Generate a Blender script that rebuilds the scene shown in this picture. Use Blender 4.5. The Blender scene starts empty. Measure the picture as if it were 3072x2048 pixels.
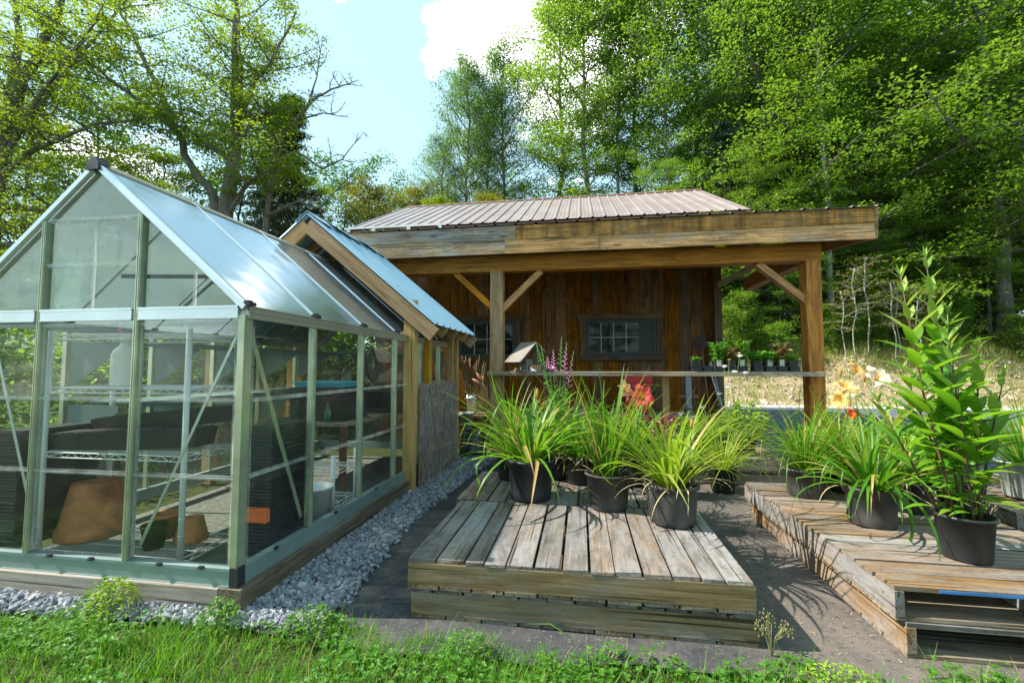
import bpy, math, random
import numpy as np
from mathutils import Vector, Matrix
sc = bpy.context.scene
COL = sc.collection
R = math.radians
V = Vector

# ------------------------------------------------------------------ helpers
class MB:
    """collects simple shapes into one mesh"""
    def __init__(s): s.v = []; s.f = []; s.sm = []
    def add(s, vs, fs, smooth=False):
        o = len(s.v); s.v += [tuple(v) for v in vs]
        s.f += [tuple(i + o for i in f) for f in fs]; s.sm += [smooth] * len(fs)
    def box(s, a, b, M=None, jit=0, rng=None):
        x0, y0, z0 = a; x1, y1, z1 = b
        vs = [(x0,y0,z0),(x1,y0,z0),(x1,y1,z0),(x0,y1,z0),(x0,y0,z1),(x1,y0,z1),(x1,y1,z1),(x0,y1,z1)]
        if jit: vs = [tuple(c + rng.uniform(-jit, jit) for c in v) for v in vs]
        if M is not None: vs = [tuple(M @ V(v)) for v in vs]
        s.add(vs, [(0,3,2,1),(4,5,6,7),(0,1,5,4),(1,2,6,5),(2,3,7,6),(3,0,4,7)])
    def tube(s, pts, rad, n=6, cap=True):
        pts = [V(p) for p in pts]
        if not hasattr(rad, '__len__'): rad = [rad] * len(pts)
        vs = []; up = V((0,0,1))
        t0 = (pts[1] - pts[0]).normalized()
        a = t0.cross(up)
        if a.length < 1e-3: a = t0.cross(V((1,0,0)))
        a.normalize()
        for i, p in enumerate(pts):
            t = (pts[min(i+1, len(pts)-1)] - pts[max(i-1, 0)]).normalized()
            a = (a - t * a.dot(t))
            if a.length < 1e-6: a = t.orthogonal()
            a.normalize(); b = t.cross(a)
            for k in range(n):
                w = 2*math.pi*k/n
                vs.append(p + (a*math.cos(w) + b*math.sin(w)) * rad[i])
        fs = []
        for i in range(len(pts)-1):
            for k in range(n):
                k2 = (k+1) % n
                fs.append((i*n+k, i*n+k2, (i+1)*n+k2, (i+1)*n+k))
        if cap:
            fs.append(tuple(range(n-1, -1, -1))); fs.append(tuple(range((len(pts)-1)*n, len(pts)*n)))
        s.add(vs, fs, n > 4)
    def lathe(s, prof, c=(0,0,0), n=24, cap0=True, cap1=False, wob=None):
        vs = []
        for (r, z) in prof:
            for k in range(n):
                w = 2*math.pi*k/n; rr = r * (1 + (wob(w, z) if wob else 0))
                vs.append((c[0]+rr*math.cos(w), c[1]+rr*math.sin(w), c[2]+z))
        fs = []
        for i in range(len(prof)-1):
            for k in range(n):
                k2 = (k+1) % n; fs.append((i*n+k, i*n+k2, (i+1)*n+k2, (i+1)*n+k))
        if cap0: fs.append(tuple(range(n-1, -1, -1)))
        if cap1: fs.append(tuple(range((len(prof)-1)*n, len(prof)*n)))
        s.add(vs, fs, True)
    def strap(s, pts, wid, fold=.25, side=None):
        """leaf blade along a path, V shaped section"""
        pts = [V(p) for p in pts]; vs = []; m = len(pts)
        for i, p in enumerate(pts):
            t = (pts[min(i+1, m-1)] - pts[max(i-1, 0)]).normalized()
            a = side if side is not None else t.cross(V((0,0,1)))
            if a.length < 1e-3: a = V((1,0,0))
            a = (a - t*a.dot(t)).normalized(); nn = a.cross(t)
            w = wid[i]/2
            vs += [p - a*w + nn*w*fold*2, p, p + a*w + nn*w*fold*2]
        fs = []
        for i in range(m-1):
            o = i*3; fs += [(o, o+1, o+4, o+3), (o+1, o+2, o+5, o+4)]
        s.add(vs, fs, True)
    def build(s, name, mat, parent=None, M=None):
        me = bpy.data.meshes.new(name)
        vs = s.v
        if M is None and parent is not None:
            w = root_of(parent); vs = [(v[0]-w[0], v[1]-w[1], v[2]-w[2]) for v in vs]
        me.from_pydata(vs, [], s.f)
        me.polygons.foreach_set('use_smooth', s.sm)
        me.materials.append(mat); me.update()
        return link(name, me, parent, M)

ORIG = {}
def root_of(p): return ORIG.get(p.name, (0,0,0))
def link(name, me, parent=None, M=None):
    o = bpy.data.objects.new(name, me); COL.objects.link(o)
    if parent is not None:
        o.parent = parent; ORIG[o.name] = root_of(parent)
        if M is not None:
            w = V(root_of(parent)); o.matrix_local = Matrix.Translation(-w) @ M
            ORIG[o.name] = tuple(M.translation)
    elif M is not None: o.matrix_world = M
    return o
def fast_mesh(name, verts, faces, mat, parent=None, smooth=False):
    """verts (n,3) array, faces (m,k) array with constant k"""
    me = bpy.data.meshes.new(name)
    verts = np.asarray(verts, dtype=np.float32); faces = np.asarray(faces, dtype=np.int32)
    if parent is not None: verts = verts - np.array(root_of(parent), dtype=np.float32)
    m, k = faces.shape
    me.vertices.add(len(verts)); me.vertices.foreach_set('co', verts.ravel())
    me.loops.add(m*k); me.loops.foreach_set('vertex_index', faces.ravel())
    me.polygons.add(m); me.polygons.foreach_set('loop_start', np.arange(0, m*k, k, dtype=np.int32))
    me.polygons.foreach_set('loop_total', np.full(m, k, dtype=np.int32))
    me.polygons.foreach_set('use_smooth', np.full(m, smooth, dtype=bool))
    me.materials.append(mat); me.update(calc_edges=True)
    return link(name, me, parent)
def thing(name, loc, label, cat, group=None):
    o = bpy.data.objects.new(name, None); COL.objects.link(o); o.location = loc
    o.empty_display_size = .1
    ORIG[o.name] = tuple(loc); tag(o, label, cat, group); return o
def tag(o, label, cat, group=None):
    o['label'] = label; o['category'] = cat
    if group: o['group'] = group
    return o
def kind(o, k): o['kind'] = k; return o
def dup(root, loc, rotz=0, scale=1, label=None, group=None):
    r = root.copy(); COL.objects.link(r); r.location = loc; r.rotation_euler = (0,0,rotz)
    r.scale = scale if hasattr(scale, '__len__') else (scale,)*3
    if label: r['label'] = label
    if group: r['group'] = group
    for ch in list(root.children):
        c = ch.copy(); COL.objects.link(c); c.parent = r
        for g in ch.children:
            d = g.copy(); COL.objects.link(d); d.parent = c
    return r
def beam_matrix(p0, p1, up=(0,0,1)):
    p0 = V(p0); p1 = V(p1); x = (p1-p0).normalized(); u = V(up)
    y = u.cross(x)
    if y.length < 1e-4: y = V((0,1,0))
    y.normalize(); z = x.cross(y)
    M = Matrix((x, y, z)).transposed().to_4x4(); M.translation = (p0+p1)/2
    return M, (p1-p0).length
def board(name, p0, p1, w, t, mat, root=None, up=(0,0,1), bevel=.004):
    """a board from p0 to p1 with its grain along local X; w across (local Y), t along local Z"""
    M, L = beam_matrix(p0, p1, up)
    m = MB(); h = L/2; a = w/2; b = t/2; e = min(bevel, a*.4, b*.4)
    nx = max(2, int(L/.35)+1)
    xs = [-h + 2*h*i/(nx-1) for i in range(nx)]
    ring = [(-a+e,-b),(a-e,-b),(a,-b+e),(a,b-e),(a-e,b),(-a+e,b),(-a,b-e),(-a,-b+e)]
    rg = random.Random(name + str(round(p0[0]*31+p0[1]*17+p0[2]*7, 3)))
    vs = []
    for x in xs:
        j = rg.uniform(-.0012,.0012); k = rg.uniform(-.0012,.0012)
        vs += [(x, q[0]+j, q[1]+k) for q in ring]
    fs = []
    for i in range(nx-1):
        for k in range(8):
            k2 = (k+1)%8; fs.append((i*8+k, i*8+k2, (i+1)*8+k2, (i+1)*8+k))
    fs.append(tuple(range(7,-1,-1))); fs.append(tuple(range((nx-1)*8, nx*8)))
    m.add(vs, fs)
    return m.build(name, mat, root, M)

# ------------------------------------------------------------------ materials
class NT:
    def __init__(s, name):
        s.m = bpy.data.materials.new(name); s.m.use_nodes = True
        s.t = s.m.node_tree; s.t.nodes.clear()
        s.out = s.n('ShaderNodeOutputMaterial')
    def n(s, k, **kw):
        nd = s.t.nodes.new(k)
        for a, b in kw.items():
            if a.startswith('i_'): nd.inputs[a[2:].replace('_', ' ')].default_value = b
            else: setattr(nd, a, b)
        return nd
    def l(s, a, b): s.t.links.new(a, b)
    def noise(s, vec, scale, detail=4, rough=.55, dist=0):
        nd = s.n('ShaderNodeTexNoise'); nd.inputs['Scale'].default_value = scale
        nd.inputs['Detail'].default_value = detail; nd.inputs['Roughness'].default_value = rough
        nd.inputs['Distortion'].default_value = dist
        if vec is not None: s.l(vec, nd.inputs['Vector'])
        return nd.outputs['Fac']
    def mapping(s, vec, scale=(1,1,1), loc=(0,0,0)):
        nd = s.n('ShaderNodeMapping'); nd.inputs['Scale'].default_value = scale; nd.inputs['Location'].default_value = loc
        s.l(vec, nd.inputs['Vector']); return nd.outputs['Vector']
    def ramp(s, fac, stops):
        nd = s.n('ShaderNodeValToRGB'); e = nd.color_ramp.elements
        while len(e) < len(stops): e.new(.5)
        for el, (p, c) in zip(e, stops):
            el.position = p; el.color = (c, c, c, 1) if not hasattr(c, '__len__') else (*c, 1)
        s.l(fac, nd.inputs['Fac']); return nd.outputs['Color']
    def mix(s, fac, a, b, mode='MIX'):
        nd = s.n('ShaderNodeMix', data_type='RGBA', blend_type=mode)
        for idx, val in ((0, fac), (6, a), (7, b)):
            if isinstance(val, (int, float)): nd.inputs[idx].default_value = val
            elif isinstance(val, tuple): nd.inputs[idx].default_value = (*val, 1)
            else: s.l(val, nd.inputs[idx])
        return nd.outputs[2]
    def math(s, op, a, b=None, clamp=False):
        nd = s.n('ShaderNodeMath', operation=op, use_clamp=clamp)
        for i, v in enumerate((a, b)):
            if v is None: continue
            if isinstance(v, (int, float)): nd.inputs[i].default_value = v
            else: s.l(v, nd.inputs[i])
        return nd.outputs[0]
    def rnd(s):
        g = s.n('ShaderNodeNewGeometry').outputs['Random Per Island']
        o = s.n('ShaderNodeObjectInfo').outputs['Random']
        return s.math('FRACT', s.math('ADD', g, s.math('MULTIPLY', o, 7.31)))
    def bump(s, h, strength=.3, dist=.01):
        nd = s.n('ShaderNodeBump'); nd.inputs['Strength'].default_value = strength; nd.inputs['Distance'].default_value = dist
        s.l(h, nd.inputs['Height']); return nd.outputs['Normal']
    def principled(s, col, rough=.6, spec=.4, metal=0, normal=None):
        p = s.n('ShaderNodeBsdfPrincipled')
        if isinstance(col, tuple): p.inputs['Base Color'].default_value = (*col, 1)
        else: s.l(col, p.inputs['Base Color'])
        if isinstance(rough, (int, float)): p.inputs['Roughness'].default_value = rough
        else: s.l(rough, p.inputs['Roughness'])
        p.inputs['Specular IOR Level'].default_value = spec; p.inputs['Metallic'].default_value = metal
        if normal is not None: s.l(normal, p.inputs['Normal'])
        return p
    def done(s, sh): s.l(sh.outputs[0] if hasattr(sh, 'outputs') else sh, s.out.inputs['Surface']); return s.m

def wood(name, c1, c2, dark, axis=0, grey=None, greyamt=.5, stain=.5, knots=.6, rough=.75, vary=.35, streak=False, spec=.25, ringscale=1.0):
    k = NT(name)
    oc = k.n('ShaderNodeTexCoord').outputs['Object']
    r = k.rnd()
    off = k.n('ShaderNodeCombineXYZ')
    for i in range(3): k.l(k.math('MULTIPLY', r, 40.0 + 13*i), off.inputs[i])
    va = k.n('ShaderNodeVectorMath', operation='ADD'); k.l(oc, va.inputs[0]); k.l(off.outputs[0], va.inputs[1])
    vec = va.outputs[0]
    def st(along, across): return k.mapping(vec, tuple(along if i == axis else across for i in range(3)))
    fine = k.noise(st(2.5, 90), 1.0, 4, .6)
    broad = k.noise(st(1.0, 9*ringscale), 1.0, 3, .5, .6)
    rings = k.math('PINGPONG', k.math('MULTIPLY', broad, 9.0), 1.0)
    rings = k.math('POWER', rings, 1.6)
    col = k.mix(k.ramp(fine, [(.40, 0.0), (.60, 1.0)]), c1, c2)
    col = k.mix(k.math('MULTIPLY', rings, .55), col, dark)
    if grey:
        g = k.noise(k.mapping(vec, tuple(1.0 if i == axis else 4.0 for i in range(3))), 1.3, 5, .65, .3)
        gf = k.ramp(g, [(max(0, .62-greyamt*.5), 0.0), (min(1, .72-greyamt*.25), 1.0)])
        col = k.mix(gf, col, k.mix(fine, tuple(c*.72 for c in grey), grey))
    if stain:
        sn = k.noise(k.mapping(vec, tuple(1.6 if i == axis else 6.0 for i in range(3))), 1.7, 6, .7, .4)
        mo = k.noise(vec, 34.0, 5, .75); col = k.mix(k.math('MULTIPLY', k.ramp(mo, [(.54, 0.0), (.68, .8)]), stain), col, tuple(c*.4 for c in dark))
        col = k.mix(k.math('MULTIPLY', k.ramp(sn, [(.46, 0.0), (.70, 1.0)]), stain), col, tuple(c*.45 for c in dark))
    if knots:
        vo = k.n('ShaderNodeTexVoronoi'); vo.inputs['Scale'].default_value = 1.0
        k.l(k.mapping(vec, tuple(1.7 if i == axis else 6.5 for i in range(3))), vo.inputs['Vector'])
        kn = k.ramp(k.math('ADD', vo.outputs['Distance'], k.math('MULTIPLY', k.math('SUBTRACT', fine, .5), .12)), [(.05, 1.0), (.17, 0.0)])
        col = k.mix(k.math('MULTIPLY', kn, knots), col, tuple(c*.35 for c in dark))
        crk = k.noise(st(.9, 60), 1.0, 2, .4)
        col = k.mix(k.ramp(crk, [(.63, 0.0), (.68, .85)]), col, tuple(c*.2 for c in dark))
    if streak:
        dr = k.noise(k.mapping(oc, (8, 8, 1.2)), 1.0, 6, .7)
        zz = k.n('ShaderNodeSeparateXYZ'); k.l(oc, zz.inputs[0])
        top = k.math('MULTIPLY_ADD' if False else 'MULTIPLY', k.math('ADD', zz.outputs[1], .035), 9.0)
        d2 = k.math('MULTIPLY', k.ramp(k.math('ADD', k.math('MULTIPLY', top, .35), dr), [(.44, 0.0), (.74, 1.0)]), .8)
        col = k.mix(d2, col, (.05,.03,.014))
    hsv = k.n('ShaderNodeHueSaturation'); k.l(col, hsv.inputs['Color'])
    k.l(k.math('ADD', k.math('MULTIPLY', k.math('SUBTRACT', r, .5), vary*1.2), 1.0), hsv.inputs['Value'])
    k.l(k.math('ADD', k.math('MULTIPLY', k.math('SUBTRACT', k.math('FRACT', k.math('MULTIPLY', r, 9.7)), .5), vary*1.5), 1.0), hsv.inputs['Saturation'])
    nb = k.bump(k.math('ADD', k.math('MULTIPLY', fine, .7), k.math('MULTIPLY', rings, -.35)), .5, .004)
    return k.done(k.principled(hsv.outputs[0], rough, spec, 0, nb))

def leafmat(name, dark, light, trans, tf=.42, old=None, oldamt=.06, rough=.5, spec=.35):
    k = NT(name)
    r = k.n('ShaderNodeNewGeometry').outputs['Random Per Island']
    o = k.n('ShaderNodeObjectInfo').outputs['Random']
    stops = [(0.0, dark), (.95-oldamt if old else 1.0, light)]
    if old: stops += [(1.0-oldamt*.8, old)]
    col = k.ramp(r, stops)
    hsv = k.n('ShaderNodeHueSaturation'); k.l(col, hsv.inputs['Color'])
    k.l(k.math('ADD', k.math('MULTIPLY', o, .34), .83), hsv.inputs['Value'])
    k.l(k.math('ADD', k.math('MULTIPLY', k.math('FRACT', k.math('MULTIPLY', o, 5.3)), .04), .48), hsv.inputs['Hue'])
    p = k.principled(hsv.outputs[0], rough, spec)
    tr = k.n('ShaderNodeBsdfTranslucent')
    k.l(k.mix(.75, hsv.outputs[0], trans), tr.inputs['Color'])
    mx = k.n('ShaderNodeMixShader'); mx.inputs[0].default_value = tf
    k.l(p.outputs[0], mx.inputs[1]); k.l(tr.outputs[0], mx.inputs[2])
    return k.done(mx)

def plain(name, col, rough=.5, spec=.4, metal=0, nscale=0, namt=.25, bump=0, vary=0):
    k = NT(name); c = col; nb = None
    if nscale:
        oc = k.n('ShaderNodeTexCoord').outputs['Object']
        f = k.noise(oc, nscale, 6, .65)
        c = k.mix(k.ramp(f, [(.3, 0.0), (.7, 1.0)]), tuple(x*(1-namt) for x in col), tuple(min(1, x*(1+namt)) for x in col))
        if bump: nb = k.bump(f, bump, .01)
    if vary:
        r = k.rnd(); hsv = k.n('ShaderNodeHueSaturation')
        if isinstance(c, tuple): hsv.inputs['Color'].default_value = (*c, 1)
        else: k.l(c, hsv.inputs['Color'])
        k.l(k.math('ADD', k.math('MULTIPLY', k.math('SUBTRACT', r, .5), vary*2), 1.0), hsv.inputs['Value']); c = hsv.outputs[0]
    return k.done(k.principled(c, rough, spec, metal, nb))

def bark(name, c1, c2, vscale=2.0):
    k = NT(name); oc = k.n('ShaderNodeTexCoord').outputs['Object']
    f = k.noise(k.mapping(oc, (9, 9, vscale)), 1.6, 6, .7, .5)
    g = k.noise(oc, .9, 4)
    c = k.mix(k.ramp(f, [(.35, 0.0), (.65, 1.0)]), c1, c2)
    c = k.mix(k.ramp(g, [(.45, 0.0), (.7, .7)]), c, tuple(x*.6 for x in c2))
    return k.done(k.principled(c, .9, .15, 0, k.bump(f, .8, .03)))

def glassmat(name, haze=.06, rough=.04, tint=(.97,.985,.975), hazecol=(.8,.85,.82), ior=1.45, scratch=True, refl=1.0, swirl=0.0):
    k = NT(name)
    oc = k.n('ShaderNodeTexCoord').outputs['Object']
    tr = k.n('ShaderNodeBsdfTransparent'); tr.inputs[0].default_value = (*tint, 1)
    gl = k.n('ShaderNodeBsdfGlossy'); gl.inputs['Roughness'].default_value = rough
    wob = k.noise(k.mapping(oc, (1.3, 1.3, .5)), 2.0, 2)
    k.l(k.bump(wob, .12, .06), gl.inputs['Normal'])
    fr = k.n('ShaderNodeFresnel'); fr.inputs['IOR'].default_value = ior
    m1 = k.n('ShaderNodeMixShader'); front = k.math('SUBTRACT', 1.0, k.n('ShaderNodeNewGeometry').outputs['Backfacing'])
    k.l(k.math('MULTIPLY', k.math('MULTIPLY', fr.outputs[0], refl, True), front), m1.inputs[0])
    k.l(tr.outputs[0], m1.inputs[1]); k.l(gl.outputs[0], m1.inputs[2])
    df = k.n('ShaderNodeBsdfDiffuse'); df.inputs[0].default_value = (*hazecol, 1)
    tl = k.n('ShaderNodeBsdfTranslucent'); tl.inputs[0].default_value = (*hazecol, 1)
    md = k.n('ShaderNodeMixShader'); md.inputs[0].default_value = .5
    k.l(df.outputs[0], md.inputs[1]); k.l(tl.outputs[0], md.inputs[2])
    m2 = k.n('ShaderNodeMixShader')
    n1 = k.noise(k.mapping(oc, (2.2, 2.2, 1.0)), 2.4, 6, .7, .6 + swirl)
    hz = k.math('MULTIPLY', k.ramp(n1, [(.3, .25), (.75, 1.6)]), haze)
    if swirl:
        wv = k.n('ShaderNodeTexNoise'); wv.inputs['Scale'].default_value = 3.2; wv.inputs['Detail'].default_value = 3; wv.inputs['Distortion'].default_value = 2.5
        k.l(oc, wv.inputs['Vector'])
        li = k.math('PINGPONG', k.math('MULTIPLY', wv.outputs['Fac'], 26.0), 1.0)
        hz = k.math('ADD', hz, k.math('MULTIPLY', k.ramp(li, [(.82, 0.0), (1.0, 1.0)]), k.math('MULTIPLY', k.ramp(n1, [(.45, 0.0), (.65, 1.0)]), .35*swirl)))
    k.l(k.math('MULTIPLY', hz, front), m2.inputs[0]); k.l(m1.outputs[0], m2.inputs[1]); k.l(md.outputs[0], m2.inputs[2])
    return k.done(m2)

M = {}
# weathered and fresh timber; suffix of the axis the grain follows: x (local X) or y
for ax, an in ((0, 'x'), (1, 'y'), (2, 'z')):
    M['deck_'+an] = wood('weathered deck wood '+an, (.17,.125,.09), (.265,.205,.15), (.09,.06,.038), ax, (.25,.235,.225), .55, .7, .7, .8, .42)
    M['stringer_'+an] = wood('pallet stringer wood '+an, (.21,.15,.085), (.285,.21,.125), (.11,.072,.038), ax, (.27,.245,.2), .35, .35, .5, .8, .3)
    M['warm_'+an] = wood('warm pallet wood '+an, (.21,.13,.07), (.31,.205,.12), (.11,.06,.03), ax, (.27,.245,.22), .5, .6, .6, .8, .4)
M['fascia'] = wood('stained fascia wood', (.52,.24,.055), (.64,.35,.10), (.24,.11,.035), 0, (.34,.31,.27), .16, .7, .8, .75, .3)
M['fascia_top'] = wood('drip streaked fascia wood', (.50,.22,.05), (.62,.33,.095), (.22,.10,.035), 0, (.34,.31,.27), .16, .7, .8, .75, .3, streak=True)
M['fascia_grey'] = wood('silvered fascia wood', (.42,.25,.11), (.52,.35,.19), (.2,.10,.045), 0, (.38,.355,.32), .42, .75, .8, .8, .25)
M['beam'] = wood('brown beam wood', (.46,.175,.025), (.55,.235,.04), (.2,.07,.014), 0, None, 0, .3, .4, .6, .15)
M['post'] = wood('orange fir post', (.60,.205,.026), (.68,.30,.055), (.17,.05,.008), 0, None, 0, .25, .8, .55, .2, ringscale=.8)
M['post_grey'] = wood('grey brown fir post', (.50,.25,.075), (.60,.35,.125), (.15,.08,.035), 0, (.33,.28,.22), .15, .3, .7, .7, .2)
M['pine'] = wood('yellow treated pine', (.50,.27,.045), (.60,.36,.085), (.36,.19,.045), 0, None, 0, .12, .7, .55, .2)
M['rake'] = wood('rake board pine', (.44,.28,.15), (.54,.37,.21), (.24,.13,.06), 0, None, 0, .25, .6, .65, .25, ringscale=2.2)
M['barn'] = wood('dark barn siding', (.25,.10,.028), (.36,.16,.045), (.09,.034,.011), 2, (.16,.10,.055), .25, .85, .8, .8, .42)
M['barn_x'] = wood('dark barn trim', (.17,.085,.035), (.24,.125,.055), (.07,.032,.014), 0, (.17,.12,.085), .35, .6, .6, .8, .4)
M['timber'] = wood('weathered sleeper', (.34,.27,.20), (.45,.37,.28), (.18,.12,.075), 0, (.40,.36,.32), .5, .3, .8, .8, .2)
M['timber_dark'] = wood('dark damp sleeper', (.15,.115,.08), (.21,.165,.115), (.07,.05,.03), 0, (.22,.2,.18), .3, .5, .5, .8, .2)
M['shelf'] = wood('grey shelf board', (.34,.23,.14), (.44,.32,.21), (.17,.1,.06), 0, (.36,.31,.26), .3, .4, .5, .8, .2)
M['oldwood'] = wood('bird feeder wood', (.28,.22,.17), (.36,.30,.24), (.15,.1,.07), 0, (.33,.30,.27), .6, .3, .3, .8, .2)
M['feeder'] = wood('fresh feeder cedar', (.45,.25,.11), (.55,.33,.16), (.28,.13,.05), 0, None, 0, .2, .3, .7, .2)
M['rusty'] = wood('rust brown eave board', (.22,.085,.035), (.33,.13,.05), (.10,.035,.015), 0, (.2,.15,.11), .3, .7, .3, .8, .3)

def osb():
    k = NT('weathered chipboard'); oc = k.n('ShaderNodeTexCoord').outputs['Object']
    vo = k.n('ShaderNodeTexVoronoi'); vo.inputs['Scale'].default_value = 1.0
    k.l(k.mapping(oc, (30, 42, 14)), vo.inputs['Vector'])
    hs = k.n('ShaderNodeSeparateColor'); k.l(vo.outputs['Color'], hs.inputs[0])
    n = k.noise(oc, 3.0, 6, .7); s = k.noise(k.mapping(oc, (6, 6, 1.0)), 2.0, 5)
    c = k.mix(hs.outputs[0], (.13,.105,.09), (.40,.35,.30))
    c = k.mix(k.ramp(n, [(.4, 0.0), (.7, .8)]), c, (.17,.11,.075))
    c = k.mix(k.ramp(s, [(.6, 0.0), (.75, .8)]), c, (.05,.045,.04))
    return k.done(k.principled(c, .85, .2, 0, k.bump(hs.outputs[0], .7, .006)))
M['osb'] = osb()
M['alu'] = plain('silver aluminium', (.60,.64,.62), .38, .5, .75, 3, .12)
M['alu_pale'] = plain('bright aluminium', (.78,.82,.84), .3, .5, .7, 3, .08)
M['alu_green'] = plain('green grey aluminium sill', (.26,.345,.335), .42, .5, .35, 2.2, .14)
M['alu_post'] = plain('olive tinted aluminium post', (.52,.55,.40), .26, .5, .6, 7, .2)
M['alu_tan'] = plain('tan aluminium ridge', (.36,.34,.26), .45, .5, .5, 3, .15)
M['black_plastic'] = plain('black plastic', (.022,.024,.027), .42, .45, 0, 6, .35, .12)
M['black_dusty'] = plain('dusty black plastic', (.06,.058,.054), .6, .3, 0, 5, .65, .2)
M['black_clip'] = plain('black corner plastic', (.03,.03,.035), .5, .4)
M['glass'] = glassmat('clear polycarbonate wall', .032, .03, (.97,.985,.97), (.75,.8,.74), 1.55, swirl=.22)
M['glass_gable'] = glassmat('scuffed gable polycarbonate', .10, .06, (.80,.86,.79), (.66,.70,.62), 1.5, swirl=1.1)
M['lip'] = glassmat('clear glazing strip', .30, .15, (.95,.97,.95), (.95,.97,.95), 1.6)
def roofpoly():
    k = NT('opal twinwall roof'); oc = k.n('ShaderNodeTexCoord').outputs['Object']
    g = k.n('ShaderNodeBsdfGlossy'); g.inputs['Roughness'].default_value = .13; g.inputs[0].default_value = (.80,.90,.97,1)
    d = k.n('ShaderNodeBsdfDiffuse'); d.inputs[0].default_value = (.38,.43,.47,1)
    t = k.n('ShaderNodeBsdfTranslucent'); t.inputs[0].default_value = (.50,.56,.60,1)
    tr = k.n('ShaderNodeBsdfTransparent'); tr.inputs[0].default_value = (.85,.9,.9,1)
    a = k.n('ShaderNodeMixShader'); a.inputs[0].default_value = .5; k.l(d.outputs[0], a.inputs[1]); k.l(t.outputs[0], a.inputs[2])
    b = k.n('ShaderNodeMixShader'); b.inputs[0].default_value = .48; k.l(a.outputs[0], b.inputs[1]); k.l(tr.outputs[0], b.inputs[2])
    f = k.n('ShaderNodeFresnel'); f.inputs[0].default_value = 1.7
    c = k.n('ShaderNodeMixShader'); k.l(k.math('MULTIPLY', k.math('ADD', f.outputs[0], .30, True), k.math('SUBTRACT', 1.0, k.n('ShaderNodeNewGeometry').outputs['Backfacing'])), c.inputs[0]); k.l(b.outputs[0], c.inputs[1]); k.l(g.outputs[0], c.inputs[2])
    k.l(k.bump(k.noise(oc, 1.6, 2), .25, .05), g.inputs['Normal'])
    return k.done(c)
M['roofpoly'] = roofpoly()
def metalroof(name, c, c2, rough):
    k = NT(name); oc = k.n('ShaderNodeTexCoord').outputs['Object']
    n = k.noise(k.mapping(oc, (1.2, .5, .5)), 2.2, 6, .65); s = k.noise(oc, 26, 3)
    col = k.mix(k.ramp(n, [(.35, 0.0), (.7, 1.0)]), c, c2)
    col = k.mix(k.ramp(s, [(.6, 0.0), (.8, .25)]), col, tuple(x*.5 for x in c))
    return k.done(k.principled(col, rough, .5, .15, k.bump(n, .1, .01)))
M['roof_mauve'] = metalroof('faded mauve metal roof', (.29,.225,.215), (.385,.315,.305), .36)
M['roof_blue'] = metalroof('blue metal roof', (.31,.49,.60), (.39,.57,.67), .28)
M['white_metal'] = plain('white painted metal', (.75,.76,.75), .45, .4, 0, 5, .08)
M['white_plastic'] = plain('white plastic', (.82,.82,.80), .4, .4, 0, 5, .08)
M['grey_green'] = plain('grey green steel shelf', (.17,.245,.23), .45, .4, .1, 3, .1)
M['terracotta'] = plain('terracotta', (.44,.165,.07), .85, .15, 0, 7, .5, .3)
M['red_plastic'] = plain('red plastic', (.62,.035,.05), .4, .45, 0, 5, .12)
M['orange_plastic'] = plain('orange plastic', (.75,.16,.04), .45, .4)
M['green_glass'] = plain('green bottle', (.02,.10,.05), .15, .6)
M['blue_paint'] = plain('blue paint', (.06,.20,.50), .6, .3, 0, 8, .3)
M['cyan'] = plain('turquoise plastic', (.05,.42,.55), .45, .4)
M['window_green'] = plain('dark green grey window frame', (.055,.07,.068), .55, .3, 0, 8, .25)
M['muntin'] = plain('grey muntin', (.36,.38,.36), .5, .3)
M['louvre'] = plain('green louvre', (.06,.085,.07), .6, .3)
M['window_glass'] = NT('dark window glass'); _k = M['window_glass']; M['window_glass'] = _k.done(_k.principled((.012,.014,.014), .03, .35))
M['grey_plastic'] = plain('grey plastic', (.30,.33,.34), .5, .4, 0, 5, .1)
M['soil'] = plain('potting soil', (.035,.024,.016), .95, .1, 0, 40, .5, .6)
M['handle'] = plain('tool handle', (.25,.13,.07), .6, .3, 0, 7, .3)
M['steel'] = plain('steel', (.35,.35,.34), .4, .5, .7, 6, .2)
M['tagpaper'] = NT('plant tag'); _k = M['tagpaper']
_oc = _k.n('ShaderNodeTexCoord').outputs['Object']
_b = _k.noise(_k.mapping(_oc, (60, 60, 170)), 1.0, 2)
M['tagpaper'] = _k.done(_k.principled(_k.mix(_k.ramp(_b, [(.55, 0.0), (.6, .6)]), (.62,.59,.47), (.2,.19,.14)), .6, .3))
M['cane'] = plain('bamboo cane', (.20,.135,.075), .7, .25, 0, 9, .3, 0, .3)
M['bark_grey'] = bark('grey maple bark', (.105,.09,.072), (.24,.215,.18))
M['bark_pale'] = bark('pale lichen bark', (.22,.205,.175), (.40,.38,.33))
M['bark_dark'] = bark('dark bark', (.06,.05,.04), (.14,.12,.095))
M['leaf_mid'] = leafmat('maple leaf green', (.07,.155,.014), (.16,.285,.028), (.32,.52,.028), .5)
M['leaf_bright'] = leafmat('bright leaf green', (.075,.165,.016), (.17,.30,.03), (.33,.53,.035), .5)
M['leaf_ash'] = leafmat('blue green leaf', (.05,.12,.028), (.115,.215,.045), (.21,.38,.05), .5)
M['leaf_olive'] = leafmat('olive gold leaf', (.11,.125,.018), (.21,.22,.035), (.34,.36,.03), .4, (.30,.16,.03), .05)
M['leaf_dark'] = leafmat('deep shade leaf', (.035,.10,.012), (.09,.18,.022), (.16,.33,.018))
M['leaf_left'] = leafmat('backlit maple leaf', (.065,.125,.01), (.16,.25,.018), (.36,.50,.018), .5, (.30,.10,.03), .025)
M['needle'] = leafmat('spruce needle', (.018,.04,.022), (.04,.075,.038), (.04,.08,.03), .2)
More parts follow.
